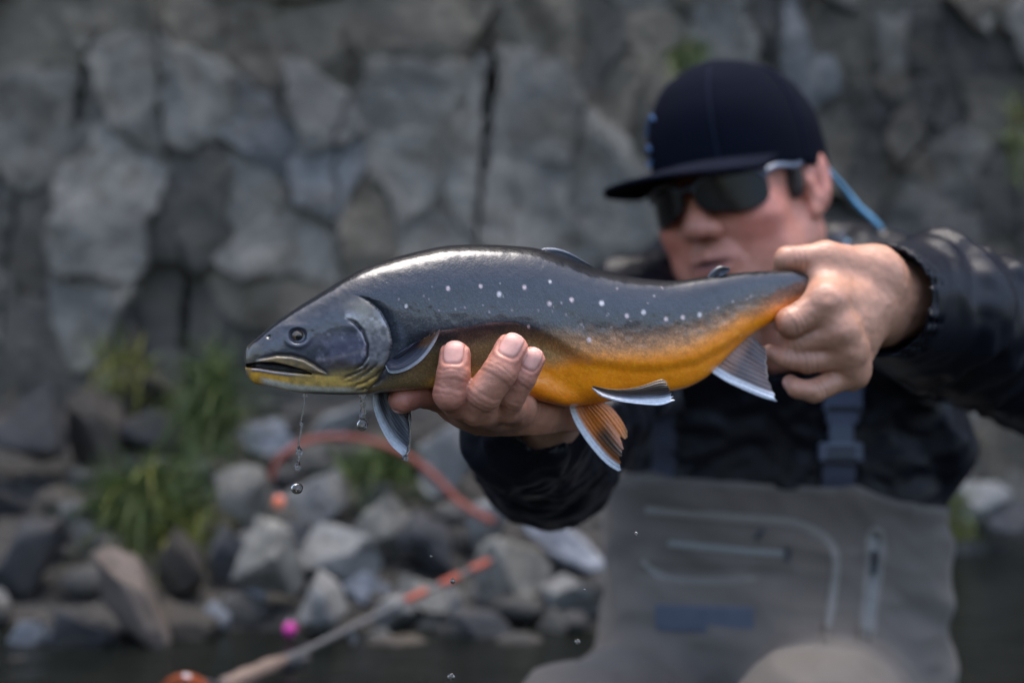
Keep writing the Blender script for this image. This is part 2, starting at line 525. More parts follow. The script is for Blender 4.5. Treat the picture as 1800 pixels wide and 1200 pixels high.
# the face is one warped sheet, split along its fractures: every slab its own piece
AN = 1.7      # slabs stand taller than wide
STEP = 5.0
cgx, cgy = np.meshgrid(np.arange(-470, 2275, STEP), np.arange(-330, 1015, STEP), indexing='ij')
ncx, ncy = cgx.shape
qxm, qym = cgx[:-1, :-1]+STEP/2, cgy[:-1, :-1]+STEP/2
wxp = qxm + fbm(np.stack([qxm/190, qym/260, 0*qxm+3], -1), 2, 20)*70 + fbm(np.stack([qxm/42, qym/60, 0*qxm+3], -1), 4, 21)*26
wyp = qym + fbm(np.stack([qxm/190, qym/260, 0*qxm+9], -1), 2, 26)*70 + fbm(np.stack([qxm/42, qym/60, 0*qxm+9], -1), 4, 27)*26
seeds = np.array([(q_[0], q_[1]) for q_ in S], float)
best = np.full(qxm.shape, 1e12); cell = np.zeros(qxm.shape, int)
for si, (ox, oy) in enumerate(seeds):
    dd = (wxp-ox)**2 + ((wyp-oy)/AN)**2
    m_ = dd < best; best[m_] = dd[m_]; cell[m_] = si
gone = np.zeros(qxm.shape, bool)
for crk, cw in zip(CRACKS, CRW):
    dd, al = seg_dist(qxm + 10*fbm(np.stack([qxm/30, qym/30, 0*qxm], -1), 3, 41), qym, crk)
    gone |= dd < cw*(0.35+0.65*np.sin(np.pi*np.clip(al, 0.02, 0.98)))*(0.7+0.6*fbm(np.stack([qxm/40, qym/60, 0*qxm+1], -1), 2, 43))
cell[gone] = -1
Xb = (cgx-900)/FPX*CL_Y; Zb = CZ-(cgy-600)/FPX*CL_Y
rough = (0.030*fbm(np.stack([Xb*3.2, Zb*2.2, 0*Xb], -1), 3, 30) + 0.014*fbm(np.stack([Xb*11, Zb*8, 0*Xb+2], -1), 4, 31)
         - 0.020*np.clip(ridged(np.stack([Xb*4+Zb*1.6, Zb*1.6, 0*Xb+4], -1), 3, 33), 0, 1))
ybase = cliff_y(Xb, Zb) + rough
for si, (sx, sy, proud, tint) in enumerate(S):
    ii, jj = np.nonzero(cell == si)
    if len(ii) < 6: continue
    quad = np.stack([ii*ncy+jj, (ii+1)*ncy+jj, (ii+1)*ncy+jj+1, ii*ncy+jj+1], 1)
    vid, inv = np.unique(quad, return_inverse=True); quad = inv.reshape(quad.shape)
    X = Xb.ravel()[vid]; Z = Zb.ravel()[vid]
    lx, lz = X-X.mean(), Z-Z.mean()
    Y = ybase.ravel()[vid] - 0.55*proud + rng.normal(0, 0.06)*lx + rng.normal(0, 0.05)*lz + rng.normal(0, 0.006)
    fa = rng.uniform(0, 6.28); rad_ = np.hypot(lx, lz).max()
    Y = Y + 0.30*np.maximum(0, math.cos(fa)*lx + math.sin(fa)*lz - 0.35*rad_)          # a broken-off corner
    V = np.stack([X, Y, Z], -1)
    e = np.concatenate([quad[:, [0, 1]], quad[:, [1, 2]], quad[:, [2, 3]], quad[:, [3, 0]]])
    key = np.sort(e, 1); _, ix, cnt = np.unique(key[:, 0]*len(V)+key[:, 1], return_index=True, return_counts=True)
    be = e[ix[cnt == 1]]; n0 = len(V)
    V = np.concatenate([V, V + np.array([0, 0.14, 0])])
    side = np.stack([be[:, 1], be[:, 0], be[:, 0]+n0, be[:, 1]+n0], 1)
    F = np.concatenate([quad, side])
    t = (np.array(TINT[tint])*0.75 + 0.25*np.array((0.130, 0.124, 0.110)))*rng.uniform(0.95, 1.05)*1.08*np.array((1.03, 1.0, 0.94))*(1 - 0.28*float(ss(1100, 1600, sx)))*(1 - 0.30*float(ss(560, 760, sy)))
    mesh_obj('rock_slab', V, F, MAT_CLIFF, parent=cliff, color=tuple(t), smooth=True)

# ---- boulders on the bank
def rock_mesh(rad, seed, cuts=13, flat=0.34):
    r_ = np.random.default_rng(seed)
    bm = bmesh.new(); bmesh.ops.create_icosphere(bm, subdivisions=4, radius=1.0)
    V = np.array([v.co[:] for v in bm.verts]); F = np.array([[v.index for v in f.verts] for f in bm.faces]); bm.free()
    for k in range(cuts):
        n = r_.normal(size=3); n /= np.linalg.norm(n)
        h = r_.uniform(flat, 0.82)
        e = np.maximum(V @ n - h, 0); V = V - e[:, None]*n*0.97
    V = V*(1 + 0.16*fbm(V*2.3+seed, 4, seed % 97)[:, None] + 0.05*ridged(V*3.1+seed, 3, seed % 89)[:, None])
    V /= np.abs(V).max(0)
    return V*np.asarray(rad), F
def bank_depth(py):
    return 1.125/((py-600)/FPX+0.30)
BT = {'w': (0.25, 0.255, 0.27), 'p': (0.185, 0.145, 0.122), 'g': (0.185, 0.182, 0.172), 'b': (0.175, 0.190, 0.212), 'd': (0.045, 0.045, 0.048), 'n': (0.195, 0.184, 0.158), 'r': (0.070, 0.057, 0.044)}
B = [ # centre x, y, half width, half height (px), roll, tint, label
 (228,1040,46,125,-22,'p','large pinkish slab of rock standing on edge at the water'),
 (62,965,62,80,10,'d','dark grey angular rock leaning on the pinkish slab'),
 (208,988,52,27,32,'w','pale grey oblong stone lying below the grass tuft'),
 (50,1118,50,47,0,'b','rounded bluish grey stone in front of the dark angular rock'),
 (150,1125,55,50,8,'d','squat dark stone at the foot of the pinkish slab'),
 (436,1058,38,30,10,'w','small light grey stone wet at the waterline'),
 (380,1082,24,32,0,'b','small upright grey pebble between the mossy stones'),
 (478,1000,66,92,-18,'n','big beige grey boulder in the middle of the stone heap'),
 (432,885,46,64,-8,'n','tall beige grey boulder below the grassy slope'),
 (556,868,64,56,0,'g','smooth round grey boulder under the end of the orange cord'),
 (466,772,50,32,-6,'b','pale bluish stone at the base of the cliff'),
 (684,925,60,66,6,'n','light beige block of stone beneath the orange cord'),
 (604,985,74,60,20,'g','broad grey boulder leaning against the beige block'),
 (760,958,66,58,0,'d','dark slate coloured boulder between paler blocks'),
 (640,1025,46,34,0,'b','low bluish stone in front of the broad grey boulder'),
 (992,948,88,38,24,'w','pale whitish slab tilted beside the wader bib'),
 (560,1078,44,66,-14,'g','steep grey wedge of stone beside the fly rod'),
 (752,1050,62,34,4,'n','flat beige stone under the tip of the fly rod'),
 (900,1010,66,62,10,'n','beige grey boulder near the kneeling man'),
 (1006,1040,56,52,-10,'g','grey boulder half hidden by the kneeling man'),
 (690,1142,74,24,0,'r','flat wet brown stone lying in the shallows'),
 (840,1105,60,30,6,'d','dark wet stone behind the splash drops'),
 (312,1005,40,70,-14,'r','brownish upright rock beside the yellow grass stems'),
 (292,760,74,62,10,'d','dark grey lump of rock above the grass tuft'),
 (180,760,60,74,-12,'r','dark brown rock at the cliff foot above the boulders'),
 (60,770,80,90,6,'d','large dark lump of rock at the left cliff foot'),
 (240,690,66,46,20,'r','brown rock ledge under the cliff slabs'),
 (610,735,70,26,-38,'g','thin grey slab leaning against the cliff behind the cord'),
 (800,800,66,92,14,'g','tall rough grey rock behind the black sleeve'),
 (690,800,56,40,0,'r','brown stone in the gap behind the cord loop'),
 (1712,880,56,46,0,'g','grey stone at the waterline right of the man'),
 (1775,920,60,40,8,'d','dark stone at the waterline below the cliff'),
 (1700,965,70,22,0,'d','low black wet rock barely above the river'),
 (425,1262,95,46,0,'d','flat black wet stone carrying the reel and cork grip'),
 (505,1160,40,22,0,'d','small black stone under the rod handle'),
 (330,1095,50,42,0,'r','mossy brown stone near the reel'),
 (20,1195,60,40,0,'r','moss covered stone at the near water edge'),
 (120,880,52,40,14,'r','brown stone wedged above the dark angular rock'),
 (395,980,46,54,-6,'d','dark stone in the shadow beside the beige boulder'),
 (700,1075,40,30,0,'g','grey stone touching the rod blank'),
 (905,1135,46,22,0,'r','small brown stone awash in front of the boulders'),
 (520,940,40,46,10,'d','dark wedge of rock between two beige boulders'),
 (850,930,44,50,-6,'g','grey block at the lower end of the orange cord'),
]
STOP = set('standing leaning lying in at wet between below under beneath beside near half behind above barely touching awash wedged tilted'.split())
def short(lab):
    out = []
    for w_ in lab.split():
        if w_ in STOP: break
        out.append(w_)
    return ' '.join(out)
used_labels = set()
for k, (x, y, hw, hh, roll, tint, lab) in enumerate(B):
    base = min(y + hh*0.9, 1225)
    d = float(bank_depth(base)) if x < 1500 else 2.95
    if x == 505: d = 1.80
    if x == 425: d = 1.60
    if y < 850 and x < 1500: d = float(np.clip(d, 2.6, 3.02))
    c = P(x, y, d); s = d/FPX
    V, F = rock_mesh((hw*s*1.08, (hw+hh)/2*s*0.9, hh*s*1.08), 100+k*7)
    a = R(roll); V = V @ np.array([[math.cos(a),0,-math.sin(a)],[0,1,0],[math.sin(a),0,math.cos(a)]])
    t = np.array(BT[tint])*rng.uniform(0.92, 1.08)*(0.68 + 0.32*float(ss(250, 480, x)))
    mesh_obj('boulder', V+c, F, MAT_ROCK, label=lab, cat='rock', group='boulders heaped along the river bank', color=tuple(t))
for k in range(66):
    x = rng.uniform(-40, 1010) if k < 46 else rng.uniform(-420, -40); y = rng.uniform(900, 1130) if k < 30 or k > 52 else rng.uniform(790, 900)
    hw = rng.uniform(24, 46); hh = hw*rng.uniform(0.6, 1.1)
    d = float(bank_depth(y + hh*0.7)) + rng.uniform(0.0, 0.12)
    V, F = rock_mesh((hw*d/FPX, hw*d/FPX*0.9, hh*d/FPX), 900+k*3)
    a = rng.uniform(0, 6.28); V = V @ np.array([[math.cos(a), -math.sin(a), 0], [math.sin(a), math.cos(a), 0], [0, 0, 1]])
    V[:, 2] *= 1.0
    tk = str(rng.choice(list('ggbdrn')))
    t = np.array(BT[tk])*rng.uniform(0.35, 0.75)
    nb_ = sorted(B, key=lambda q_: (q_[0]-x)**2 + (q_[1]-y)**2)
    adj = {'g': 'grey', 'b': 'bluish', 'd': 'dark', 'r': 'brown', 'n': 'beige'}[tk]
    cand = [f"{adj} stone next to the {short(nb_[i_][6])}" for i_ in range(2)] + [f"{adj} stone between the {short(nb_[i_][6])} and the {short(nb_[j_][6])}" for i_ in range(3) for j_ in range(i_+1, 4)]
    cand = [c_ for c_ in cand if len(c_.split()) <= 16]
    lab_ = next((c_ for c_ in cand if c_ not in used_labels), cand[-1]); used_labels.add(lab_)
    mesh_obj('stone', V + P(x, y, d), F, MAT_ROCK, label=lab_, cat='stone', group='medium stones wedged between the boulders', color=tuple(t))
# the small stones that fill the gaps
Vs, Fs = [], []; off = 0
for k in range(190):
    x = rng.uniform(-1.6, 0.55); y = rng.uniform(1.95, 3.2)
    z = float(bank_z(np.array(x), np.array(y)))
    r = rng.uniform(0.012, 0.05)
    bm = bmesh.new(); bmesh.ops.create_icosphere(bm, subdivisions=2, radius=1.0)
    V = np.array([v.co[:] for v in bm.verts]); F = np.array([[v.index for v in f.verts] for f in bm.faces]); bm.free()
    for q in range(7):
        n = rng.normal(size=3); n /= np.linalg.norm(n)
        V = V - np.maximum(V @ n - rng.uniform(0.5, 0.85), 0)[:, None]*n
    V = V*np.array([r*rng.uniform(0.8, 1.5), r, r*rng.uniform(0.5, 0.9)]) + np.array([x, y, z + r*0.3])
    Vs.append(V); Fs.append(F+off); off += len(V)
mesh_obj('gravel', np.concatenate(Vs), np.concatenate(Fs), MAT_ROCK, kind='stuff', color=(0.06, 0.056, 0.05),
         label='small loose stones filling the gaps of the river bank', cat='gravel')

# ---- grass and moss
def leaf_material(name, c0, c1):
    m, nt, b = new_mat(name)
    oi = N(nt, 'ShaderNodeAttribute'); oi.attribute_name = 'Col'
    ge = N(nt, 'ShaderNodeNewGeometry')
    n = noise_node(nt, ge.outputs['Position'], 14, 3)
    r = ramp(nt, n.outputs[0], [(0.35, c0), (0.65, c1)])
    c = mixc(nt, r.outputs[0], oi.outputs['Color'], 1.0, 'MULTIPLY')
    nt.links.new(c, b.inputs['Base Color']); b.inputs['Roughness'].default_value = 0.6
    b.inputs['Subsurface Weight'].default_value = 0.0
    return m
MAT_GRASS = leaf_material('grass_blades', (0.058, 0.088, 0.022), (0.115, 0.145, 0.038))
MAT_MOSS = leaf_material('moss_leaves', (0.17, 0.19, 0.02), (0.26, 0.27, 0.035))
def blades(cx, cy, d, rx, ry, n, length, lean=(0, -0.35, 0.6), width=0.004, spread=0.45, yellow=0.2):
    """drooping blades rooted around a patch of bank or cliff (px box), returns V,F,cols"""
    V, F, Cc = [], [], []
    for k in range(n):
        a, q = rng.uniform(0, 2*np.pi), math.sqrt(rng.random())
        p = P(cx + rx*q*math.cos(a), cy + ry*q*math.sin(a), d + rng.uniform(-0.05, 0.05))
        dr = np.array(lean) + rng.normal(0, spread, 3); dr /= np.linalg.norm(dr)
        L = length*rng.uniform(0.5, 1.2); side = np.cross(dr, [0, 1, 0.2]); side /= np.linalg.norm(side)+1e-9
        w = width*rng.uniform(0.6, 1.3); droop = rng.uniform(0.2, 0.7)*L
        i0 = len(V); cc = np.array([1, 1, 1])*rng.uniform(0.6, 1.35)
        if rng.random() < yellow: cc = cc*np.array([1.9, 1.35, 0.8])
        for t in (0, 0.35, 0.7, 1.0):
            q3 = p + dr*L*t - np.array([0, 0, 1])*droop*t*t
            ww = w*(1-0.85*t)
            V += [q3 - side*ww, q3 + side*ww]; Cc += [cc, cc]
        for t in range(3): F.append((i0+2*t, i0+2*t+1, i0+2*t+3, i0+2*t+2))
    return np.array(V), np.array(F), np.array(Cc)
GR = [ # cx, cy, depth, rx, ry, n, length, yellow, label
 (265,905,2.52,95,75,1500,0.13,0.10,'thick green grass tuft on the slope above the pale oblong stone'),
 (365,715,2.75,48,85,900,0.12,0.05,'bright green grass growing down a crack in the cliff foot'),
 (320,985,2.40,35,60,260,0.14,0.8,'yellowing grass stems hanging over the brown upright rock'),
 (662,828,2.62,62,34,520,0.09,0.05,'green grass patch behind the loop of orange cord'),
 (210,645,2.95,50,40,220,0.10,0.9,'dry yellow grass on the ledge at the cliff foot'),
 (1200,105,3.15,32,24,260,0.07,0.1,'small green plant growing on the cliff above the cap'),
 (1672,915,2.95,24,55,300,0.08,0.3,'green grass at the waterline beside the wader'),
 (1785,240,3.15,18,80,160,0.07,0.3,'green plants in the cliff at the far right'),
]
for (cx, cy, d, rx, ry, n, L, yl, lab) in GR:
    V, F, Cc = blades(cx, cy, d, rx, ry, int(n*0.5), L*1.2, yellow=yl, lean=(0.1, -0.45, 0.35), width=0.0026, spread=0.5)
    mesh_obj('grass', V, F, MAT_GRASS, kind='stuff', label=lab, cat='grass', cols=Cc, smooth=False)
for (cx, cy, d, rx, ry, n, lab) in [
    (272,1112,2.13,20,22,420,'yellow green moss on the stones beside the pinkish slab'),
    (348,1098,2.15,22,18,420,'yellow green moss on the mossy brown stone'),
    (28,1190,1.96,50,20,700,'moss cushion on the stone at the near water edge'),
    (90,936,2.42,10,16,160,'bright moss sprig on the dark angular rock')]:
    V, F, Cc = blades(cx, cy, d, rx, ry, n, 0.022, lean=(0,-0.5,0.5), width=0.003, spread=0.7, yellow=0.2)
    mesh_obj('moss', V, F, MAT_MOSS, kind='stuff', label=lab, cat='moss', cols=Cc, smooth=False)

# ---- fishing gear left on the stones
MAT_ORANGE = plain('orange_cord', (0.21, 0.045, 0.028), 0.6, var=0.2, scale=90, bumps=0.0006)
MAT_WRAP = plain('orange_thread', (0.34, 0.075, 0.045), 0.6, var=0.25, scale=200)
MAT_CORK = plain('cork', (0.17, 0.12, 0.095), 0.75, var=0.3, scale=160, bumps=0.0004)
MAT_BLANK = plain('rod_graphite', (0.12, 0.115, 0.115), 0.35, var=0.1, scale=80, coat=0.4)
MAT_METAL = plain('brushed_metal', (0.35, 0.36, 0.4), 0.35, metal=0.9, var=0.1)
MAT_REELO = plain('orange_anodised', (0.34, 0.075, 0.02), 0.45, metal=0.2, var=0.1)
MAT_PINK = plain('pink_foam', (0.62, 0.03, 0.32), 0.6, var=0.1)
cord = [(478,842,2.42),(482,822,2.42),(505,795,2.42),(545,774,2.44),(600,768,2.46),(660,778,2.46),(715,800,2.44),(765,838,2.42),(805,880,2.40),(850,908,2.36),(868,916,2.34)]
V, F = tube(spline([P(*c) for c in cord], 60), 0.0066, 10)
mesh_obj('cord', V, F, MAT_ORANGE, label='dull orange cord looped in an arch over the boulders', cat='cord')
rodp = [P(395,1206,1.62), P(500,1160,1.72), P(700,1062,1.92), P(868,982,2.09)]
rod = empty('fly_rod', rodp[0], 'grey fly rod with cork grip and orange reel lying on the stones', 'fishing rod')
V, F = tube(spline(rodp, 40), np.linspace(0.0052, 0.0036, 40), 10); mesh_obj('blank', V, F, MAT_BLANK, rod)
V, F = tube(spline([P(392,1207,1.617), P(440,1187,1.66), P(500,1160,1.72)], 14), [0.011,0.0125,0.012,0.0115,0.0125,0.0135,0.013,0.012,0.0115,0.012,0.0125,0.011,0.009,0.007], 14)
mesh_obj('grip', V, F, MAT_CORK, rod)
for (a, b2) in (((712,1056),(748,1039)), ((772,1028),(806,1012)), ((826,1002),(858,987))):
    d0 = 1.92 + (a[0]-700)/168*0.17; d1 = 1.92 + (b2[0]-700)/168*0.17
    V, F = tube(spline([P(*a, d0), P(*b2, d1)], 8), 0.0062, 10); mesh_obj('thread_wrap', V, F, MAT_WRAP, rod)
for gx_ in (620, 790):
    d0 = 1.72 + (gx_-500)/368*0.37; q = P(gx_, 1160-(gx_-500)*0.484, d0)
    ring = np.array([q + np.array([0.002*math.cos(t), 0.009*math.cos(t), -0.014+0.009*math.sin(t)]) for t in np.linspace(0, 2*np.pi, 17)])
    V, F = tube(ring, 0.0012, 6); mesh_obj('line_guide', V, F, MAT_METAL, rod)
rc = P(322, 1238, 1.56)
reel = None
for rad, wd, mt, nm in ((0.036, 0.011, MAT_REELO, 'reel'), (0.022, 0.013, MAT_METAL, 'spool'), (0.006, 0.017, MAT_METAL, 'spindle')):
    prof = [(rad*0.80, -wd), (rad, -wd), (rad, -wd*0.6), (rad*0.88, -wd*0.5), (rad*0.88, wd*0.5), (rad, wd*0.6), (rad, wd), (rad*0.80, wd)]
    if nm != 'reel': prof = [(0.0008, -wd), (rad*0.9, -wd), (rad, -wd*0.8), (rad, wd*0.8), (rad*0.9, wd), (0.0008, wd)]
    nA = 36; V = []
    for t in np.linspace(0, 2*np.pi, nA, endpoint=False):
        for (r_, y_) in prof: V.append(rc + np.array([r_*math.cos(t), y_, r_*math.sin(t)]))
    m_ = len(prof); F = [(i*m_+j, ((i+1) % nA)*m_+j, ((i+1) % nA)*m_+(j+1) % m_, i*m_+(j+1) % m_) for i in range(nA) for j in range(m_)]
    o = mesh_obj(nm, V, F, mt, rod if reel is None else reel, smooth=False)
    reel = reel or o
V, F = tube([rc+np.array([0.0,0,0.034]), P(392,1207,1.617)], 0.004, 8); mesh_obj('reel_seat', V, F, MAT_METAL, rod)
def float_ball(px, py, d, r, mat, label, to):
    t = empty('strike_indicator', P(px, py+8, d), label, 'float', 'small floats dangling among the boulders')
    bm = bmesh.new(); bmesh.ops.create_uvsphere(bm, u_segments=20, v_segments=14, radius=1.0)
    V = np.array([v.co[:] for v in bm.verts]); F = [[v.index for v in f.verts] for f in bm.faces]; bm.free()
    V[:, 2] *= np.where(V[:, 2] < 0, 1.2, 1.0)
    mesh_obj('bead', V*r + P(px, py, d), F, mat, t)
    V, F = tube([P(px, py, d)-np.array([0,0,r*1.5]), P(px, py, d)+np.array([0,0,r*1.5])], r*0.18, 8)
    mesh_obj('stem', V, F, MAT_METAL, t)
    V, F = tube(spline([P(px, py, d), (P(px, py, d)+np.asarray(to))/2 - np.array([0, 0, 0.01]), np.asarray(to)], 12), 0.0007, 6)
    mesh_obj('leader', V, F, MAT_BLANK, t)
float_ball(490, 881, 2.28, 0.0105, plain('coral_foam', (0.80, 0.20, 0.10), 0.6), 'round coral orange float below the orange cord', P(478, 842, 2.42))
float_ball(510, 1105, 2.06, 0.0105, MAT_PINK, 'round magenta pink float above the fly rod', P(560, 1131, 1.78))
# ================================================================ THE FISH
TOP = [(430,622),(433,612),(440,604),(457,590),(480,570),(520,542),(560,517),(600,492),(640,471),(690,454),(740,441),(780,433),(820,430),(850,430),
       (900,432),(940,436),(990,450),(1042,470),(1090,482),(1140,490),(1182,493),(1245,486),(1315,478),(1367,476),(1395,476),(1413,480),(1440,486)]
BOT = [(430,640),(433,655),(438,663),(446,671),(470,678),(520,689),(570,693),(625,694),(670,690),(723,685),(760,683),(818,685),(870,690),(923,697),(960,707),
       (995,714),(1029,712),(1068,705),(1110,697),(1168,689),(1210,679),(1241,662),(1280,625),(1315,592),(1350,570),(1371,556),(1395,540),(1413,528),(1440,524)]
WID = [(430,.0),(433,.0030),(440,.0060),(457,.0100),(480,.0130),(520,.0160),(560,.0185),(620,.0215),(680,.0235),(760,.0255),(850,.0262),(930,.0262),
       (1000,.0250),(1080,.0225),(1150,.0195),(1230,.0155),(1300,.0115),(1371,.0080),(1413,.0066),(1440,.0060)]
DEP = [(430,.722),(700,.750),(1000,.797),(1250,.845),(1413,.886),(1440,.892)]
def fish_depth(x): return smooth_curve(x, DEP)
FLANK = [(430,690),(640,660),(690,612),(720,594),(760,586),(830,579),(880,572),(905,572),(930,578),(960,590),(1000,612),(1040,632),(1100,642),(1160,642),(1220,630),(1270,604),(1330,570),(1440,530)]
ORANGE = [(430,720),(680,662),(720,640),(760,606),(830,594),(900,580),(960,584),(1000,590),(1050,598),(1100,598),(1150,596),(1200,588),(1250,572),(1300,552),(1350,536),(1413,520),(1440,515)]
GILL = [(622,518),(648,530),(668,548),(682,574),(688,602),(684,625),(676,645),(662,668),(640,692)]
PREOP = [(604,560),(624,568),(638,584),(646,606),(645,626),(636,642),(618,652)]
MAXU = [(452,632),(486,624),(512,625),(535,631),(556,643),(578,659)]
MOUTH = [(432,641),(456,640),(480,642),(505,646),(530,651),(556,657),(574,660)]

NS, NT = 660, 170
u = np.linspace(0, 1, NS)
sx = 430 + 1010*(0.45*u**2 + 0.55*u)          # finer towards the head
tt = np.linspace(0, 1, NT)
T_ = smooth_curve(sx, TOP)[:, None]; B_ = smooth_curve(sx, BOT)[:, None]; W_ = np.maximum(smooth_curve(sx, WID), 0)[:, None]
D_ = fish_depth(sx)[:, None]; X_ = sx[:, None]
ang = np.pi*tt[None, :]
py = (T_+B_)/2 - (B_-T_)/2*np.cos(ang)
# section: broad rounded back, fullest a little above the middle, keel narrowing to the belly
pw = 0.92 - 0.40*ss(0.25, 0.85, tt[None, :])
prof = np.sin(ang)**pw
prof *= 1.08*(1 + 0.10*np.cos(ang))
w = W_*prof
px = X_ + 0*py
# soft bodies give: belly pressed in above the supporting fingers
fl = curve_y(px, FLANK)
press = ss(690, 780, px)*(1-ss(985, 1060, px))
w = w - 0.0055*press*ss(-6, 26, py-fl)*(1-ss(60, 110, py-fl))
w = w + 0.0016*ss(-60, -6, py-fl)*(1-ss(-6, 14, py-fl))*ss(700, 800, px)*(1-ss(1300, 1380, px))
# a ridge beyond the hand, where the flank turns under to the belly
w = w - 0.0006*ss(1000, 1080, px)*(1-ss(1280, 1350, px))*ss(-4, 14, py-fl)*(1-ss(30, 70, py-fl))
px3 = np.stack([(px-900)/FPX*D_, D_ - w, CZ-(py-600)/FPX*D_], -1)
qx, qy = proj(px3)                               # where each near-side point shows in the photo
front = ss(0.0, 0.12, np.abs(np.sin(ang)))*np.ones_like(qx)
# fine modelling of the head, as displacement along depth (mirrored to the far side)
disp = np.zeros_like(qx)
def groove(pts, width, depth, fade=0.18):
    d, a = seg_dist(qx, qy, pts); return -depth*np.exp(-(d/width)**2)*ss(0, fade, a)*ss(0, fade, 1-a)
def side_of(pts):
    """+1 behind (right of) a curve running downwards"""
    p = np.asarray(pts, float); xs = np.interp(qy, p[:, 1], p[:, 0]); return qx - xs
gx_ = side_of([(600,500)]+GILL[:5]+GILL[5:])
ing = (qy > 500)*(qy < 700)
disp += -0.0018*np.exp(-np.clip(gx_, 0, None)**2/14**2)*(gx_ > 0)*ss(515, 535, qy)*(qy < 700)
disp += groove(GILL, 3.5, 0.0008) + groove(PREOP, 2.6, 0.0016)
d_, a_ = seg_dist(qx, qy, PREOP); sd = side_of(PREOP)
disp += 0.0010*np.exp(-np.clip(-sd, 0, None)**2/25**2)*(sd < 0)*ss(560, 575, qy)*(1-ss(640, 655, qy))
# jaw: the maxilla bar stands proud, the mouth is a deep slit below it
mu = curve_y(qx, MAXU); mo = curve_y(qx, MOUTH)
jaw = ss(448, 462, qx)*(1-ss(566, 582, qx))
disp += 0.0016*jaw*ss(-1, 3, qy-mu)*(1-ss(-5, 0, qy-mo))
disp += groove(MAXU, 2.6, 0.0018)
wedge = np.interp(qx, [430, 452, 480, 505, 530, 552], [3.0, 6.0, 8.5, 7.5, 4.5, 1.0])
inside = (1-ss(0.55, 1.05, np.abs(qy-mo-2)/np.maximum(wedge, 0.5)))*(qx < 548)
disp += -0.0085*inside*ss(429, 440, qx)
lip = np.exp(-((qy-(mo+wedge+4))/3.0)**2)*(1-ss(500, 552, qx))*ss(438, 446, qx)
disp += 0.0011*lip
# gill membranes folded under the cover
STRIPES = [[(598,676),(630,664),(652,650),(668,634)],[(604,684),(636,674),(660,660),(676,642)],[(612,690),(640,684),(664,672),(678,658)],[(590,668),(618,660),(640,648),(654,636)]]
for s_ in STRIPES: disp += groove(s_, 3.2, 0.0008, 0.35)
# eye socket and brow
de = np.hypot((qx-523)/17.5, (qy-590)/15.0)
disp += -0.0022*(1-ss(0.65, 1.05, de)) + 0.0005*np.exp(-((de-1.25)/0.25)**2)*ss(582, 602, qy) + 0.0005*np.exp(-((qx-515)/30)**2-((qy-573)/6)**2)
# nostril
dn = np.hypot((qx-473)/4, (qy-592)/3); disp += -0.0012*np.exp(-dn**2)
disp += 0.00025*fbm(np.stack([qx/14, qy/14, 0*qx], -1), 3, 5)
px3[..., 1] -= disp*front

# ---- colour, from the markings of the fish, with touches of painted light and shade
speck = noise(np.stack([qx/2.3, qy/2.3, 0*qx], -1), 3)
spk2 = fbm(np.stack([qx/9, qy/9, 0*qx+5], -1), 3, 8)
big = fbm(np.stack([qx/60, qy/40, 0*qx+2], -1), 3, 9)
tv = (qy - curve_y(qx, TOP))/np.maximum(curve_y(qx, BOT)-curve_y(qx, TOP), 1)
c = mix((0.005, 0.005, 0.007), (0.028, 0.031, 0.040), ss(0.06, 0.26, tv + 0.03*big))
c = mix(c, (0.042, 0.046, 0.055), ss(0.25, 0.55, tv + 0.05*big))
og = curve_y(qx, ORANGE)
rear = ss(940, 1060, qx)
# grey flank gives way to tan, then orange; ahead of the hand to olive gold
tan_ = mix(mix((0.22, 0.145, 0.060), (0.34, 0.21, 0.08), ss(900, 980, qx)), (0.92, 0.40, 0.13), rear)
wid1 = 26 + 34*rear
c = mix(c, tan_, ss(-0.55, 1.0, (qy-og)/wid1 + 0.14*spk2 + 0.06*speck))
o2 = og + 8 + 50*(1-rear) + 18*rear*(1-ss(1200, 1320, qx))
org = mix((0.52, 0.25, 0.035), (0.98, 0.285, 0.006), ss(880, 960, qx))
org = mix(org, (0.58, 0.37, 0.11), (1-ss(690, 770, qx)))
c = mix(c, org, ss(-0.7, 0.9, (qy-o2)/22 + 0.12*spk2 + 0.05*speck))
bt = curve_y(qx, BOT)
c = mix(c, (0.80, 0.21, 0.006), ss(38, 6, bt-qy)*ss(840, 900, qx)*(1-ss(1090, 1190, qx))*0.8)
c = c*(1 + 0.10*speck + 0.10*spk2)[..., None]
# scale speckles: pale grey on the flank, gold in the olive zone
gl = ss(0.45, 0.8, noise(np.stack([qx/1.9, qy/1.9, 0*qx+7], -1), 13))*ss(640, 720, qx)*ss(0.20, 0.36, tv)
c = mix(c, c*1.8+np.array([0.03, 0.03, 0.03]), gl*0.4)
SPOTS = [(714,538,3.4),(788,507,4),(845,503,3.4),(877,517,4.6),(922,505,4),(817,540,2.4),(967,495,3),(966,534,4.4),(1005,527,4),(1058,533,4.6),(1085,507,2.4),
         (1102,555,4.2),(1131,549,4),(1171,561,3.8),(1200,558,4.2),(1230,553,4.4),(1036,597,4.4),(929,574,3.2),(987,532,2.4),(995,553,2.4),(1022,570,2.6),(860,548,2),(1320,521,2.6),
         (1288,530,2.4),(1150,520,2),(745,520,2),(900,545,2),(1075,575,2.4),(1262,541,2.6)]
for i, (ax, ay, ar) in enumerate(SPOTS + [(float(x_), float(y_), 1.7) for x_, y_ in zip(np.random.default_rng(3).uniform(700, 1330, 22), np.random.default_rng(4).normal(540, 22, 22))]):
    d = np.hypot(qx-ax, (qy-ay)/1.12)
    ar = ar*0.80; d = d*(1+0.25*spk2); s_ = (1-ss(ar*0.5, ar*1.6, d))
    colr = (0.78, 0.60, 0.60) if i % 3 else (0.80, 0.74, 0.74)
    c = mix(c, colr, s_*(0.72 if ar > 2.3 else 0.28))
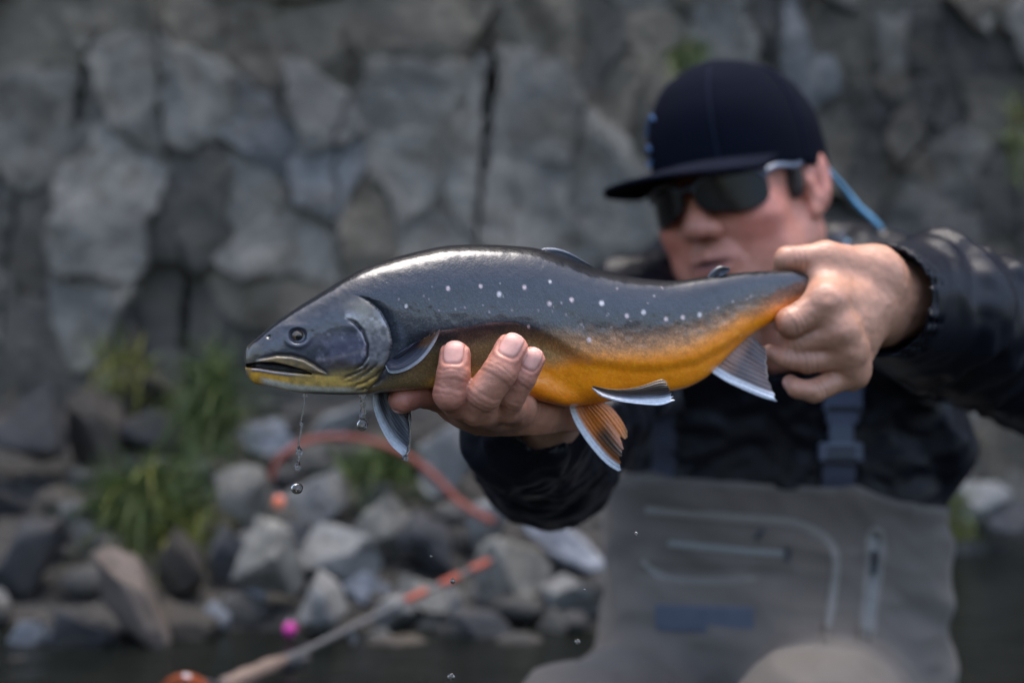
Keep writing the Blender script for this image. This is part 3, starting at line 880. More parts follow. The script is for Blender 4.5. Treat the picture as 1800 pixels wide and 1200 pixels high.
# head
hd = 1-ss(-3, 3, gx_)
hd = hd*(1-ss(618, 640, qx)*(1-ss(512, 524, qy)))
hc = mix((0.010, 0.011, 0.014), (0.055, 0.058, 0.070), ss(0.10, 0.36, tv + 0.06*spk2))
hc = mix(hc, mix((0.11, 0.11, 0.155), (0.33, 0.315, 0.36), ss(-0.25, 0.3, big+0.6*spk2)), ss(560, 590, qx + 0.2*qy-118 + 14*spk2)*ss(575, 600, qy)*(1-ss(632, 648, qy)))
op = ss(-1, 3, sd)*ss(540, 560, qy)*(1-ss(646, 664, qy))*ss(600, 612, qx)
hc = mix(hc, (0.36, 0.345, 0.35), op*np.clip(0.75+0.45*spk2, 0, 1))
bei = np.exp(-((qx-636)/26)**2 - ((qy-540)/15)**2); hc = mix(hc, (0.19, 0.165, 0.125), bei)
low = ss(-8, 10, qy - (648 + (qx-600)*-0.10))*ss(560, 590, qx)
hc = mix(hc, (0.30, 0.215, 0.085), low)
pat = np.exp(-((qx-598)/34)**2 - ((qy-640)/10)**2); hc = mix(hc, (0.085, 0.062, 0.045), pat*0.8)
hc = mix(hc, (0.10, 0.095, 0.13), np.exp(-((qx-560)/28)**2-((qy-600)/9)**2)*0.8)
# snout, upper jaw
sn = 1-ss(452, 476, qx + 0.3*(qy-610)); hc = mix(hc, (0.050, 0.044, 0.034), sn*ss(596, 612, qy))
mx = jaw*ss(-1, 2, qy-mu)*(1-ss(-2, 2, qy-mo)); hc = mix(hc, (0.25, 0.17, 0.075), mx*np.clip(0.85+0.4*spk2, 0, 1))
ml = np.exp(-((qy-mu-3.0)/2.2)**2)*jaw; hc = mix(hc, (0.36, 0.34, 0.30), ml*0.2)  # highlight painted along the upper edge of the maxilla
mk = np.exp(-((qy-mu+2.5)/2.6)**2)*jaw*ss(478, 490, qx); hc = mix(hc, (0.016, 0.015, 0.02), mk*0.85)
# lower jaw: dark tip, blue-white lip, yellow side, white chin
lj = ss(-2, 3, qy-mo-wedge*0.6)*(qx < 700)*(1-ss(585, 625, qx)*(1-ss(655, 672, qy)))
yl = mix((0.78, 0.40, 0.045), (0.66, 0.42, 0.11), ss(455, 540, qx)); hc = mix(hc, yl, lj*(0.9+0.25*spk2))
chin = ss(17, 8, bt-qy)*ss(452, 470, qx)*(1-ss(600, 660, qx)); hc = mix(hc, (0.66, 0.64, 0.56), chin*0.85)
chin2 = ss(7, 2, bt-qy)*ss(520, 560, qx); hc = mix(hc, (0.10, 0.10, 0.105), chin2*0.8)
hc = mix(hc, (0.36, 0.39, 0.50), lip*0.75)
hc = mix(hc, (0.05, 0.06, 0.07), (1-ss(433, 446, qx))*ss(640, 652, qy)*0.8)
hc = mix(hc, (0.010, 0.008, 0.010), np.clip(inside*1.3, 0, 1))
for s_ in STRIPES:
    d, a = seg_dist(qx+3*spk2, qy+4*spk2, s_); hc = mix(hc, (0.030, 0.026, 0.028), np.exp(-(d/3.0)**2)*0.85*ss(0, 0.3, a)*ss(0, 0.2, 1-a))
d, a = seg_dist(qx, qy, PREOP); hc = mix(hc, (0.018, 0.018, 0.026), np.exp(-(d/2.4)**2)*0.9*ss(0, 0.2, a)*ss(0, 0.2, 1-a))
dg, a = seg_dist(qx, qy, [(560,632),(590,628),(618,622),(640,616)]); hc = mix(hc, (0.26, 0.22, 0.22), np.exp(-(dg/3.5)**2)*0.5)
hc = mix(hc, (0.012, 0.012, 0.014), np.exp(-dn**2*0.7)*0.9)
hc = mix(hc, (0.055, 0.060, 0.080), (1-ss(0.9, 1.25, de))*0.7)
hc = hc*(1+0.16*spk2+0.10*speck)[..., None]
c = mix(c, hc, hd)
dg, a = seg_dist(qx+0, qy, GILL); c = mix(c, (0.022, 0.026, 0.042), np.exp(-((gx_-5)/9)**2)*ss(530, 560, qy)*(1-ss(668, 690, qy))*0.65)  # crescent of shade behind the gill cover, painted into the skin colour
c = mix(c, (0.09, 0.10, 0.125), np.exp(-((gx_-22)/6)**2)*ss(548, 575, qy)*(1-ss(630, 650, qy))*0.6)
c = np.clip(c, 0.002, 1)
# silvery parts reflect more: kept in alpha
silver = np.clip(0.55*op*hd + 0.22*hd*(tv > 0.3)*(1-lj)*(1-low)*(1-mx) + 0.12*(1-hd)*ss(0.1, 0.3, tv)*(1-ss(-20, 10, qy-og)), 0, 1)
col4 = np.concatenate([c, silver[..., None]], -1)

near = px3
far = near.copy(); far[..., 1] = 2*D_ - near[..., 1]
V = np.concatenate([near, far[:, ::-1][:, 1:-1]], 1)                    # one closed ring per station
C4 = np.concatenate([col4, col4[:, ::-1][:, 1:-1]], 1)
NR = V.shape[1]
arc = np.r_[0, np.cumsum(np.hypot(np.diff(px3[:, 80, 0]), np.diff(px3[:, 80, 1])))]
gir = np.linspace(0, 0.12, NT)[None, :]*((B_-T_)/250)
U1 = np.stack([arc[:, None]+0*gir, gir], -1); U2 = np.concatenate([U1, U1[:, ::-1][:, 1:-1]+np.array([0, 0.3])], 1)
Ff = []
i = np.arange(NS-1)[:, None]; j = np.arange(NR)[None, :]; j2 = (j+1) % NR
Ff = np.stack([i*NR+j, i*NR+j2, (i+1)*NR+j2, (i+1)*NR+j], -1).reshape(-1, 4)
V = V.reshape(-1, 3)

m_fish, nt, b = new_mat('char_skin')
at = N(nt, 'ShaderNodeAttribute'); at.attribute_name = 'Col'
uv = N(nt, 'ShaderNodeUVMap')
vo = N(nt, 'ShaderNodeTexVoronoi'); vo.inputs['Scale'].default_value = 860
nt.links.new(uv.outputs[0], vo.inputs['Vector'])
ge = N(nt, 'ShaderNodeNewGeometry'); nf = noise_node(nt, ge.outputs['Position'], 420, 4, 0.6)
sc = ramp(nt, vo.outputs['Distance'], [(0.0, (1.5, 1.5, 1.5)), (0.65, (0.75, 0.75, 0.75))])
sk = N(nt, 'ShaderNodeAttribute'); sk.attribute_name = 'scaled'
c1 = mixc(nt, at.outputs['Color'], sc.outputs[0], sk.outputs['Fac'], 'MULTIPLY')
nt.links.new(c1, b.inputs['Base Color'])
mm = N(nt, 'ShaderNodeMath', operation='MULTIPLY'); mm.inputs[1].default_value = 0.75
nt.links.new(at.outputs['Alpha'], mm.inputs[0]); nt.links.new(mm.outputs[0], b.inputs['Metallic'])
b.inputs['Roughness'].default_value = 0.34
b.inputs['Specular IOR Level'].default_value = 0.22
b.inputs['Coat Weight'].default_value = 0.85; b.inputs['Coat Roughness'].default_value = 0.15; b.inputs['Coat IOR'].default_value = 1.5
b.inputs['Subsurface Weight'].default_value = 0.0
bn = bump(nt, b, vo.outputs['Distance'], 0.6, 0.00028); bn.invert = True; nt.links.new(sk.outputs['Fac'], bn.inputs['Strength'])
b2 = N(nt, 'ShaderNodeBump'); b2.inputs['Strength'].default_value = 0.07; b2.inputs['Distance'].default_value = 0.0003
nt.links.new(nf.outputs[0], b2.inputs['Height']); nt.links.new(b2.outputs[0], b.inputs['Coat Normal'])

fish = empty('arctic_char', P(900, 700, 0.78), 'arctic char with grey spotted flank and bright orange belly held in two hands', 'fish')
fb = mesh_obj('body', V, Ff, m_fish, fish, cols=C4.reshape(-1, 4), uvs=U2.reshape(-1, 2))
sk_ = (1-hd)*(0.60 - 0.42*ss(-25, 20, qy-o2)*ss(860, 960, qx)); sk_ = np.concatenate([sk_, sk_[:, ::-1][:, 1:-1]], 1)
fb.data.attributes.new('scaled', 'FLOAT', 'POINT').data.foreach_set('value', sk_.astype(np.float32).ravel())

# nearest-surface lookup for things that lie on the near flank
FISH_BVH = BVHTree.FromPolygons([tuple(v) for v in V[:]], [tuple(f) for f in Ff[::1].tolist()])
def on_fish(x, y, fallback=None):
    o = Vector((0, 0, CZ)); dr = Vector(P(x, y, 1.0)) - o
    h = FISH_BVH.ray_cast(o, dr.normalized())
    if h[0] is None: return fallback
    return h[0].y

# ---- eye
m_eye, nt, b = new_mat('fish_eye')
tc = N(nt, 'ShaderNodeTexCoord'); at = N(nt, 'ShaderNodeAttribute'); at.attribute_name = 'Col'
nn = noise_node(nt, tc.outputs['Object'], 900, 3)
sc = ramp(nt, nn.outputs[0], [(0.3, (0.6, 0.6, 0.6)), (0.7, (1.3, 1.3, 1.3))])
nt.links.new(mixc(nt, at.outputs['Color'], sc.outputs[0], 0.6, 'MULTIPLY'), b.inputs['Base Color'])
b.inputs['Roughness'].default_value = 0.25; b.inputs['Coat Weight'].default_value = 0.6; b.inputs['Coat Roughness'].default_value = 0.03
def ball(c, r, nu=40, nv=28, sq=(1, 1, 1)):
    th = np.linspace(0, np.pi, nv)[None, :]; ph = np.linspace(0, 2*np.pi, nu, endpoint=False)[:, None]
    Vb = np.stack([np.cos(ph)*np.sin(th)*sq[0], np.sin(ph)*np.sin(th)*sq[1], np.cos(th)*sq[2]+0*ph], -1).reshape(-1, 3)
    return Vb*r + np.asarray(c), grid_faces(nu, nv, True)
ey = on_fish(523, 590, 0.70)
for sgn in (1, -1):
    dm = float(fish_depth(np.array(520.)))
    cen = P(523, 589.5, ey + 0.0024)
    Ve, Fe = ball(cen, 0.0042, 72, 60, (1.0, 1.0, 0.90))
    ex, ey2 = proj(Ve)
    dd = np.hypot(ex-525.5, (ey2-593.0))
    ce = mix((0.010, 0.009, 0.010), (0.085, 0.045, 0.020), ss(5.4, 6.6, dd + 0.8*np.exp(-((ex-519)/3)**2)*-1))
    ce = mix(ce, (0.17, 0.11, 0.06), np.exp(-((dd-7.0)/0.9)**2))
    ce = mix(ce, (0.045, 0.038, 0.034), ss(9.0, 12.0, dd))
    if sgn < 0: Ve = Ve.copy(); Ve[:, 1] = 2*dm - Ve[:, 1]; Fe = Fe[:, ::-1]
    mesh_obj('eye', Ve, Fe, m_eye, fish, cols=ce)

# ---- fins
m_fin, nt, b = new_mat('fin_membrane')
at = N(nt, 'ShaderNodeAttribute'); at.attribute_name = 'Col'
ge = N(nt, 'ShaderNodeNewGeometry'); nn = noise_node(nt, ge.outputs['Position'], 500, 4)
sc = ramp(nt, nn.outputs[0], [(0.3, (0.75, 0.75, 0.75)), (0.7, (1.2, 1.2, 1.2))])
nt.links.new(mixc(nt, at.outputs['Color'], sc.outputs[0], 0.7, 'MULTIPLY'), b.inputs['Base Color'])
b.inputs['Roughness'].default_value = 0.42; b.inputs['Coat Weight'].default_value = 0.3; b.inputs['Coat Roughness'].default_value = 0.15
b.inputs['Transmission Weight'].default_value = 0.0
def fin(name, A, Bc, colf, rays=14, jag=0.05, end_bulge=0.0, notch=None, thick=0.0008, seed=1, nu=70, nv=60, wave=0.001, off=None):
    A = np.array([P(*p) for p in A]); Bc = np.array([P(*p) for p in Bc])
    a = spline(A, nv); b_ = spline(Bc, nv)
    uu = np.linspace(0, 1, nu)[:, None]; vv = np.linspace(0, 1, nv)[None, :]
    sc_ = 1 - jag*np.abs(np.sin(uu*rays*np.pi*0.5 + seed))*(0.4+0.6*np.sin(uu*9.7+seed)**2)
    sc_ = sc_ + end_bulge*np.sin(np.pi*uu)
    if notch is not None:
        for (nc, nw, ndp) in notch: sc_ = sc_ - ndp*np.exp(-((uu-nc)/nw)**2)
    sidx = np.clip(vv*sc_, 0, 1.25)*(nv-1)
    def samp(cv, s):
        i0 = np.clip(np.floor(s).astype(int), 0, nv-2); f = (s-i0)[..., None]
        return cv[i0]*(1-f) + cv[i0+1]*f
    Pm = samp(a, sidx)*(1-uu[..., None]) + samp(b_, sidx)*uu[..., None]
    ridge = np.cos(uu*rays*2*np.pi + 1.6*noise(np.stack([uu*5+0*vv, vv*1.5+0*uu, 0*uu+0*vv+seed], -1), seed))*(0.45+0.55*ss(-0.3, 0.5, noise(np.stack([uu*9+0*vv, vv*2+0*uu, 0*uu+0*vv+seed+3], -1), seed)))
    edge = np.minimum(1, 6*np.minimum(uu, 1-uu)+0.25)*(1-0.6*vv)
    y_off = wave*np.sin(uu*7+vv*3+seed) + 0.00022*ridge
    t = thick*edge*0.5
    fr = Pm.copy(); fr[..., 1] += y_off - t
    bk = Pm.copy(); bk[..., 1] += y_off + t
    cc = np.clip(colf(uu+0*vv, vv+0*uu, ridge, sc_+0*vv), 0.002, 1)
    Vf = np.concatenate([fr.reshape(-1, 3), bk.reshape(-1, 3)]); n0 = nu*nv
    F1 = grid_faces(nu, nv); F2 = grid_faces(nu, nv, off=n0)[:, ::-1]
    bd = [i*nv for i in range(nu)] + [(nu-1)*nv+j for j in range(1, nv)] + [i*nv+nv-1 for i in range(nu-2, -1, -1)] + [j for j in range(nv-2, 0, -1)]
    bd = np.array(bd); nx = np.roll(bd, -1)
    F3 = np.stack([bd, nx, nx+n0, bd+n0], 1)[:, ::-1]
    return mesh_obj(name, Vf, np.concatenate([F1, F2, F3]), m_fin, fish, cols=np.concatenate([cc.reshape(-1, 3)]*2))
WHITE = np.array((0.60, 0.635, 0.69))
def col_pect(u_, v_, rg, s):
    c0 = mix((0.010, 0.011, 0.024), (0.026, 0.029, 0.052), 0.5+0.5*rg)
    c0 = mix(c0, (0.16, 0.085, 0.05), ss(0.72, 0.86, v_)*(1-ss(0.5, 0.7, u_)))
    return mix(c0, WHITE, (1-ss(0.09, 0.24 , u_ + 0.05*v_))*(1-0.75*ss(0.86, 0.97, v_)))
def nd(x, y, o=0.0022):
    q = on_fish(x, y); return (q if q else float(fish_depth(np.array(float(x))))) - o
Apts = [(677,643),(686,656),(710,653),(736,638),(753,620),(766,600),(776,577)]
Bpts = [(684,632),(696,624),(709,615),(724,604)]
fin('pectoral_fin', [(x, y, nd(x, y, 0.002+0.0035*k/6)) for k, (x, y) in enumerate(Apts)], [(x, y, nd(x, y, 0.0015)) for x, y in Bpts], col_pect, rays=12, jag=0.07, seed=2)
def col_pect2(u_, v_, rg, s):
    c0 = mix((0.030, 0.033, 0.045), (0.115, 0.12, 0.145), ss(0.2, 1, 0.5+0.5*rg)*(1-0.6*u_))
    c0 = mix(c0, (0.05, 0.045, 0.05), ss(0.55, 0.9, u_))
    return mix(c0, WHITE*0.95, 1-ss(0.10, 0.30, u_))
fin('pectoral_fin', [(657,684,.757),(657,714,.757),(668,748,.757),(686,780,.757),(703,797,.757),(714,806,.757)],
    [(690,684,.760),(704,700,.760),(715,715,.760),(722,728,.760)], col_pect2, rays=13, jag=0.05, end_bulge=0.05, seed=4, wave=0.002)
def col_pelv(u_, v_, rg, s):
    c0 = mix((0.028, 0.022, 0.026), (0.11, 0.075, 0.05), ss(0.3, 1, 0.5+0.5*rg))
    c0 = mix(c0, (0.20, 0.13, 0.07), ss(0.55, 0.95, u_)*0.7)
    c0 = mix(c0, (0.20, 0.22, 0.30), np.exp(-((u_-0.34)/0.07)**2)*0.5)
    return mix(c0, WHITE, 1-ss(0.20, 0.36, u_))
fin('pelvic_fin', [(1040,683,.775),(1058,697,.772),(1090,706,.770),(1130,711,.769),(1160,712,.769),(1187,703,.770)],
    [(1042,678,.776),(1080,684,.772),(1120,680,.769),(1160,667,.768),(1172,670,.768)], col_pelv, rays=11, jag=0.06, seed=3, wave=0.0012)
def col_pelv2(u_, v_, rg, s):
    c0 = mix((0.72, 0.20, 0.018), (0.50, 0.13, 0.012), 0.5+0.5*rg)
    dk = ss(0.42, 0.62, v_)*np.exp(-((u_-0.42)/0.26)**2)
    c0 = mix(c0, mix((0.030, 0.022, 0.022), (0.16, 0.08, 0.035), ss(0.2, 1, 0.5+0.5*rg)), dk)
    c0 = mix(c0, (0.34, 0.16, 0.05), ss(0.75, 1.0, v_)*ss(0.6, 0.9, u_))
    return mix(c0, WHITE, (1-ss(0.13, 0.22, u_)) * ss(0.0, 0.05, v_))
fin('pelvic_fin', [(998,708,.802),(1010,742,.802),(1036,782,.802),(1066,815,.802),(1093,832,.802)],
    [(1052,703,.802),(1074,715,.803),(1093,738,.803),(1106,764,.803)], col_pelv2, rays=12, jag=0.06, end_bulge=-0.06, notch=[(0.72, 0.05, 0.16)], seed=5, wave=0.0018)
def col_anal(u_, v_, rg, s):
    c0 = mix((0.026, 0.020, 0.026), (0.15, 0.095, 0.075), ss(0.35, 1, 0.5+0.5*rg))
    c0 = mix(c0, (0.34, 0.17, 0.10), (1-ss(0.08, 0.40, v_))*0.75)
    c0 = mix(c0, (0.30, 0.26, 0.22), ss(0.93, 0.99, v_)*ss(0.3, 0.5, u_)*0.7)
    return mix(c0, WHITE, 1-ss(0.11, 0.19, u_))
fin('anal_fin', [(1246,651,.845),(1278,671,.846),(1310,686,.847),(1342,699,.848),(1368,706,.849)],
    [(1316,588,.862),(1328,597,.863),(1338,606,.863),(1346,613,.864)], col_anal, rays=12, jag=0.05, end_bulge=-0.10, seed=7, wave=0.0012)
def col_dors(u_, v_, rg, s):
    return mix((0.10, 0.11, 0.135), (0.22, 0.235, 0.28), 0.5+0.5*rg)
fin('dorsal_fin', [(948,441,.790),(956,436,.790),(980,437,.793),(1008,448,.797),(1042,469,.803)],
    [(946,446,.790),(970,450,.792),(1000,460,.797),(1042,474,.803)], col_dors, rays=9, jag=0.03, seed=2, wave=0.0008, thick=0.002)
def col_adip(u_, v_, rg, s):
    return mix((0.05, 0.055, 0.065), (0.075, 0.08, 0.095), v_)
fin('adipose_fin', [(1240,490,.843),(1250,477,.843),(1264,468,.844),(1282,470,.846)],
    [(1262,490,.846),(1270,486,.846),(1276,482,.847),(1281,478,.847)], col_adip, rays=3, jag=0.01, end_bulge=0.03, seed=2, thick=0.0032)
def col_tail(u_, v_, rg, s):
    return mix((0.05, 0.05, 0.06), (0.11, 0.10, 0.10), 0.5+0.5*rg)
fin('caudal_fin', [(1408,486,.893),(1440,476,.903),(1480,466,.915),(1515,460,.925)],
    [(1408,524,.893),(1440,534,.903),(1480,548,.915),(1512,556,.925)], col_tail, rays=16, jag=0.04, notch=[(0.5, 0.25, 0.15)], seed=9, wave=0.002)

# ---- water running off the fish
m_drop, nt, b = new_mat('clear_water')
b.inputs['Base Color'].default_value = (0.97, 0.98, 1, 1); b.inputs['Roughness'].default_value = 0.0
b.inputs['IOR'].default_value = 1.33; b.inputs['Transmission Weight'].default_value = 1.0
def drop(px_, py_, d, r, label, squash=1.0, seed=0, group='falling water drops'):
    Vd, Fd = ball((0, 0, 0), 1.0, 28, 20)
    Vd = Vd*(1 + 0.06*fbm(Vd*1.3+seed, 2, seed)[:, None])*np.array([1, 1, squash])
    return mesh_obj('water_drop', Vd*r + P(px_, py_, d), Fd, m_drop, label=label, cat='water drop', group=group)
drop(522, 858, .735, 11.0*.735/FPX, 'large round water drop falling below the fish jaw', 0.92, 3)
drop(637, 746, .748, 10.5*.748/FPX, 'heavy drop at the end of the short drip under the gills', 1.1, 5)
for k, (a_, b_2, d, r, lab) in enumerate([((758,977),0,.70,2.2,'tiny stray droplet against the dark boulder'),((796,1021),0,.70,4.6,'small droplet in front of the rod tip'),
        ((1015,1127),0,.72,5.6,'small splash droplet beside the wader knee'),((793,1189),0,.70,7.0,'splash droplet low above the dark river'),((1118,937),0,.74,3.2,'droplet in front of the wader bib'),((1027,1036),0,.74,2.4,'tiny droplet left of the wader bib')]):
    drop(a_[0], a_[1], d, r*d/FPX, lab, 1.0, 10+k)
st = spline([P(536,692,.738), P(534,712,.737), P(530,735,.737), P(530,752,.737), P(525,778,.736), P(526,798,.736), P(522,826,.735)], 40)
tq = np.linspace(0, 1, 40)
rr = (1.5 + 3.6*np.exp(-(tq/0.05)**2) + 2.2*noise(np.stack([tq*9, 0*tq, 0*tq], -1), 5)**2 + 1.6*np.exp(-((tq-0.42)/0.03)**2) + 2.4*np.exp(-((tq-0.80)/0.05)**2) + 4.2*np.exp(-((tq-0.97)/0.045)**2))*.736/FPX
Vd, Fd = tube(st, rr, 14); mesh_obj('water_drip', Vd, Fd, m_drop, label='long thin string of water dripping from the fish jaw', cat='water drip')
st = spline([P(637,692,.752), P(638,712,.751), P(637,742,.748)], 24); tq = np.linspace(0, 1, 24)
rr = (6.5 - 2.2*np.sin(tq*np.pi)+0.6*np.sin(tq*19))*.75/FPX
Vd, Fd = tube(st, rr, 14); mesh_obj('water_drip', Vd, Fd, m_drop, label='short thick trickle of water under the fish gills', cat='water drip')
st = spline([P(720,722,.757), P(721,755,.757), P(719,785,.757), P(711,808,.757)], 24)
rr = (1.8 + 1.2*np.sin(np.linspace(0, 11, 24))**2 + 4.5*np.exp(-((np.linspace(0, 1, 24)-0.97)/0.07)**2))*.757/FPX
Vd, Fd = tube(st, rr, 12); mesh_obj('water_drip', Vd, Fd, m_drop, label='water bead running down the edge of the hanging pectoral fin', cat='water drip')
# ================================================================ THE MAN
person = empty('person', P(1360, 1290, 1.50), 'man in a navy cap, dark sunglasses and taupe waders kneeling and holding out the fish', 'person')

def skin_material():
    m, nt, b = new_mat('skin')
    at = N(nt, 'ShaderNodeAttribute'); at.attribute_name = 'Col'
    ge = N(nt, 'ShaderNodeNewGeometry')
    n1 = noise_node(nt, ge.outputs['Position'], 120, 5, 0.6)
    n2 = noise_node(nt, ge.outputs['Position'], 900, 4, 0.6)
    vo = N(nt, 'ShaderNodeTexVoronoi'); vo.inputs['Scale'].default_value = 900; nt.links.new(ge.outputs['Position'], vo.inputs['Vector'])
    t1 = ramp(nt, n1.outputs[0], [(0.3, (0.82, 0.74, 0.70)), (0.7, (1.12, 1.08, 1.06))])
    c1 = mixc(nt, at.outputs['Color'], t1.outputs[0], 0.8, 'MULTIPLY')
    nt.links.new(c1, b.inputs['Base Color'])
    b.inputs['Roughness'].default_value = 0.46
    b.inputs['Subsurface Weight'].default_value = 0.25
    b.inputs['Subsurface Radius'].default_value = (0.8, 0.3, 0.15); b.inputs['Subsurface Scale'].default_value = 0.004
    ad = N(nt, 'ShaderNodeMath', operation='ADD'); nt.links.new(n2.outputs[0], ad.inputs[0]); nt.links.new(vo.outputs['Distance'], ad.inputs[1])
    bp = bump(nt, b, ad.outputs[0], 0.22, 0.0003)
    mu_ = N(nt, 'ShaderNodeMath', operation='MULTIPLY'); mu_.inputs[1].default_value = 0.22
    nt.links.new(at.outputs['Alpha'], mu_.inputs[0]); nt.links.new(mu_.outputs[0], bp.inputs['Strength'])
    return m
MAT_SKIN = skin_material()
body_parts = []          # (V, F, cols) islands of the one body mesh

def unit(v): v = np.asarray(v, float); return v/(np.linalg.norm(v)+1e-12)
NAIL = (0.62, 0.35, 0.295)
def nail_frame(tip, prev, dorsal):
    ax = unit(tip-prev); dr = unit(np.asarray(dorsal, float) - ax*(np.asarray(dorsal, float) @ ax)); sd_ = np.cross(ax, dr)
    return ax, dr, sd_
class Nails:
    """nail plates: a flattened, slightly raised oblong with a groove around it"""
    def __init__(self): self.l = []
    def add(self, sdf, tip, prev, r, dorsal, wid=0.62, ln=0.72):
        ax, dr, sd_ = nail_frame(tip, prev, dorsal)
        self.l.append((tip + ax*r*0.06, np.stack([sd_, ax, dr], 1), r*wid, r*ln, r))
    def shape(self, V, Nn):
        m = np.zeros(len(V)); dsp = np.zeros(len(V)); free = np.zeros(len(V))
        for c_, M, w_, l_, r in self.l:
            q = (V-c_) @ M
            e = (np.abs(q[:, 0]/w_)**3.2 + np.abs(q[:, 1]/l_)**3.2)**(1/3.2)
            up = (q[:, 2] > r*0.15)*(np.linalg.norm(q, axis=1) < r*1.8)
            k = (1-ss(0.90, 1.02, e))*up; m = np.maximum(m, k)
            dsp += up*(0.00018*(1-ss(0.86, 0.98, e)) - 0.00055*np.exp(-((e-1.05)/0.09)**2) + 0.00025*np.exp(-((e-1.30)/0.13)**2)*(q[:, 1] < l_*0.6))
            free = np.maximum(free, k*ss(0.74, 0.86, q[:, 1]/l_))
        return m, dsp, free
def wrinkle(*a, **k): pass
def creases(V, Nn, joints):
    """fine folds of skin across the finger joints: displacement and a darkening weight"""
    dsp = np.zeros(len(V)); wt = np.zeros(len(V))
    for (c_, ax, dr, r, offs) in joints:
        ax = unit(ax); dr = unit(dr); q = V-np.asarray(c_); a_ = q @ ax
        near = np.exp(-(np.linalg.norm(q - a_[:, None]*ax, axis=1)/(r*1.35))**6)*ss(-0.1, 0.5, Nn @ dr)
        a2 = a_ + 0.0010*fbm(V*260, 2, 3) + 0.12*np.abs(np.cross(q, ax) @ dr)
        for o_ in offs:
            g = np.exp(-((a2-o_*r)/(0.075*r))**2)*near
            dsp -= 0.00024*g; wt = np.maximum(wt, g)
        dsp += 0.00018*np.exp(-(a_/(0.45*r))**2)*near
    return dsp, wt
# ---------------- right hand, under the belly
rh = SDF(P(650, 790, 0.70)-np.array([0.012, 0.0, 0.0]), P(1035, 560, 0.90)+np.array([0.01, 0.0, 0.02]), 0.0009)
wr_r = P(985, 716, .852)
mcpM, mcpR, mcpK, mcpI = P(826,716,.772), P(866,722,.772), P(908,714,.776), P(800,706,.785)
# palm
rh.cone(wr_r, P(925,716,.81), 0.0215, 0.019, 0.0)
rh.cone(P(925,716,.81), P(868,722,.784), 0.018, 0.0135, 0.012)
rh.cone(P(930,708,.815), P(905,712,.785), 0.018, 0.012, 0.012)
rh.cone(P(905,722,.812), P(822,716,.788), 0.018, 0.0115, 0.012)
rh.cone(P(860,724,.80), mcpI, 0.014, 0.010, 0.012)
rh.cone(mcpM, mcpK, 0.0115, 0.0105, 0.010)
nr = Nails()
def finger(sdf, pts, rs, k=0.004):
    for i in range(len(pts)-1): sdf.cone(pts[i], pts[i+1], rs[i], rs[i+1], k if i == 0 else 0.0009)
fM = [mcpM, P(806,706,.742), P(792,692,.732), P(797,660,.731), P(800,626,.735)]
finger(rh, fM, [0.0115, 0.0104, 0.0101, 0.0097, 0.0091], 0.004)
fR = [mcpR, P(842,716,.742), P(850,692,.732), P(878,655,.730), P(899,613,.735)]
finger(rh, fR, [0.0118, 0.0112, 0.0107, 0.0100, 0.0093], 0.004)
fK = [mcpK, P(888,717,.753), P(897,695,.744), P(918,664,.740), P(935,632,.741)]
finger(rh, fK, [0.0105, 0.0094, 0.0089, 0.0083, 0.0076], 0.003)
fI = [mcpI, P(770,697,.772), P(738,692,.760), P(706,703,.752)]
finger(rh, fI, [0.0105, 0.0090, 0.0082, 0.0080], 0.006)
# thumb, up the far flank
finger(rh, [P(905,716,.822), P(850,690,.826), P(830,640,.822), P(822,596,.814)], [0.016, 0.0125, 0.0105, 0.0090], 0.010)
# joint creases
for (a_, b_2, q, r_) in ((fR[1], fR[3], fR[2], 0.0108), (fK[1], fK[3], fK[2], 0.0088), (fM[1], fM[3], fM[2]+np.array([0, 0, 0.001]), 0.0100)):
    ax_ = unit(b_2-fR[2]) if False else unit(b_2-q)
    sd_ = unit(np.cross(ax_, [0, -1, 0])); wrinkle(rh, q, ax_, sd_, r_, 3, 0.0026, 0.00085)
for (q, pv, r_) in ((fM[3], fM[4], 0.0093), (fR[3], fR[4], 0.0098), (fK[3], fK[4], 0.0080)):
    ax_ = unit(pv-q); sd_ = unit(np.cross(ax_, [0, -1, 0])); wrinkle(rh, q, ax_, sd_, r_, 2, 0.0022, 0.0006)
nr.add(rh, fM[4], fM[3], 0.0091, (-0.10, -1, 0.16), 0.66, 0.88)
nr.add(rh, fR[4], fR[3], 0.0093, (-0.12, -1, 0.12), 0.66, 0.92)
nr.add(rh, fK[4], fK[3], 0.0076, (0.05, -1, 0.10), 0.66, 0.92)
nr.add(rh, fI[3], fI[2], 0.0080, (-0.2, 0.3, -0.9), 0.62, 0.72)
Vh, Fh = rh.mesh(); Vh = relax(Vh, Fh, 1, 0.35)
nrmh = vnormals(Vh, Fh)
CAMD = np.array([0, -1.0, 0.05])
jr = [(fR[2], fR[3]-fR[1], CAMD, 0.0107, (-0.45, -0.12, 0.2, 0.5)), (fK[2], fK[3]-fK[1], CAMD, 0.0089, (-0.4, 0.0, 0.35)), (fM[2]+np.array([0, 0, 0.002]), fM[3]-fM[2], CAMD, 0.0101, (-0.1, 0.3)),
      (fM[3], fM[4]-fM[2], CAMD, 0.0097, (-0.3, 0.05, 0.3)), (fR[3], fR[4]-fR[2], CAMD, 0.0100, (-0.3, 0.05, 0.3)), (fK[3], fK[4]-fK[2], CAMD, 0.0083, (-0.25, 0.1))]
cdsp, cwt = creases(Vh, nrmh, jr)
nm_, ndsp, nfree = nr.shape(Vh, nrmh); ndsp = ndsp + cdsp
Vh = Vh + nrmh*(ndsp + (1-nm_)*0.00028*fbm(Vh*320, 3, 4) + (1-nm_)*0.0004*fbm(Vh*90, 2, 6))[:, None]
hx, hy = proj(Vh)
ch = np.tile(np.array((0.42, 0.200, 0.130)), (len(Vh), 1))
ch = ch*(1 + 0.16*fbm(Vh*75, 3, 14))[:, None]
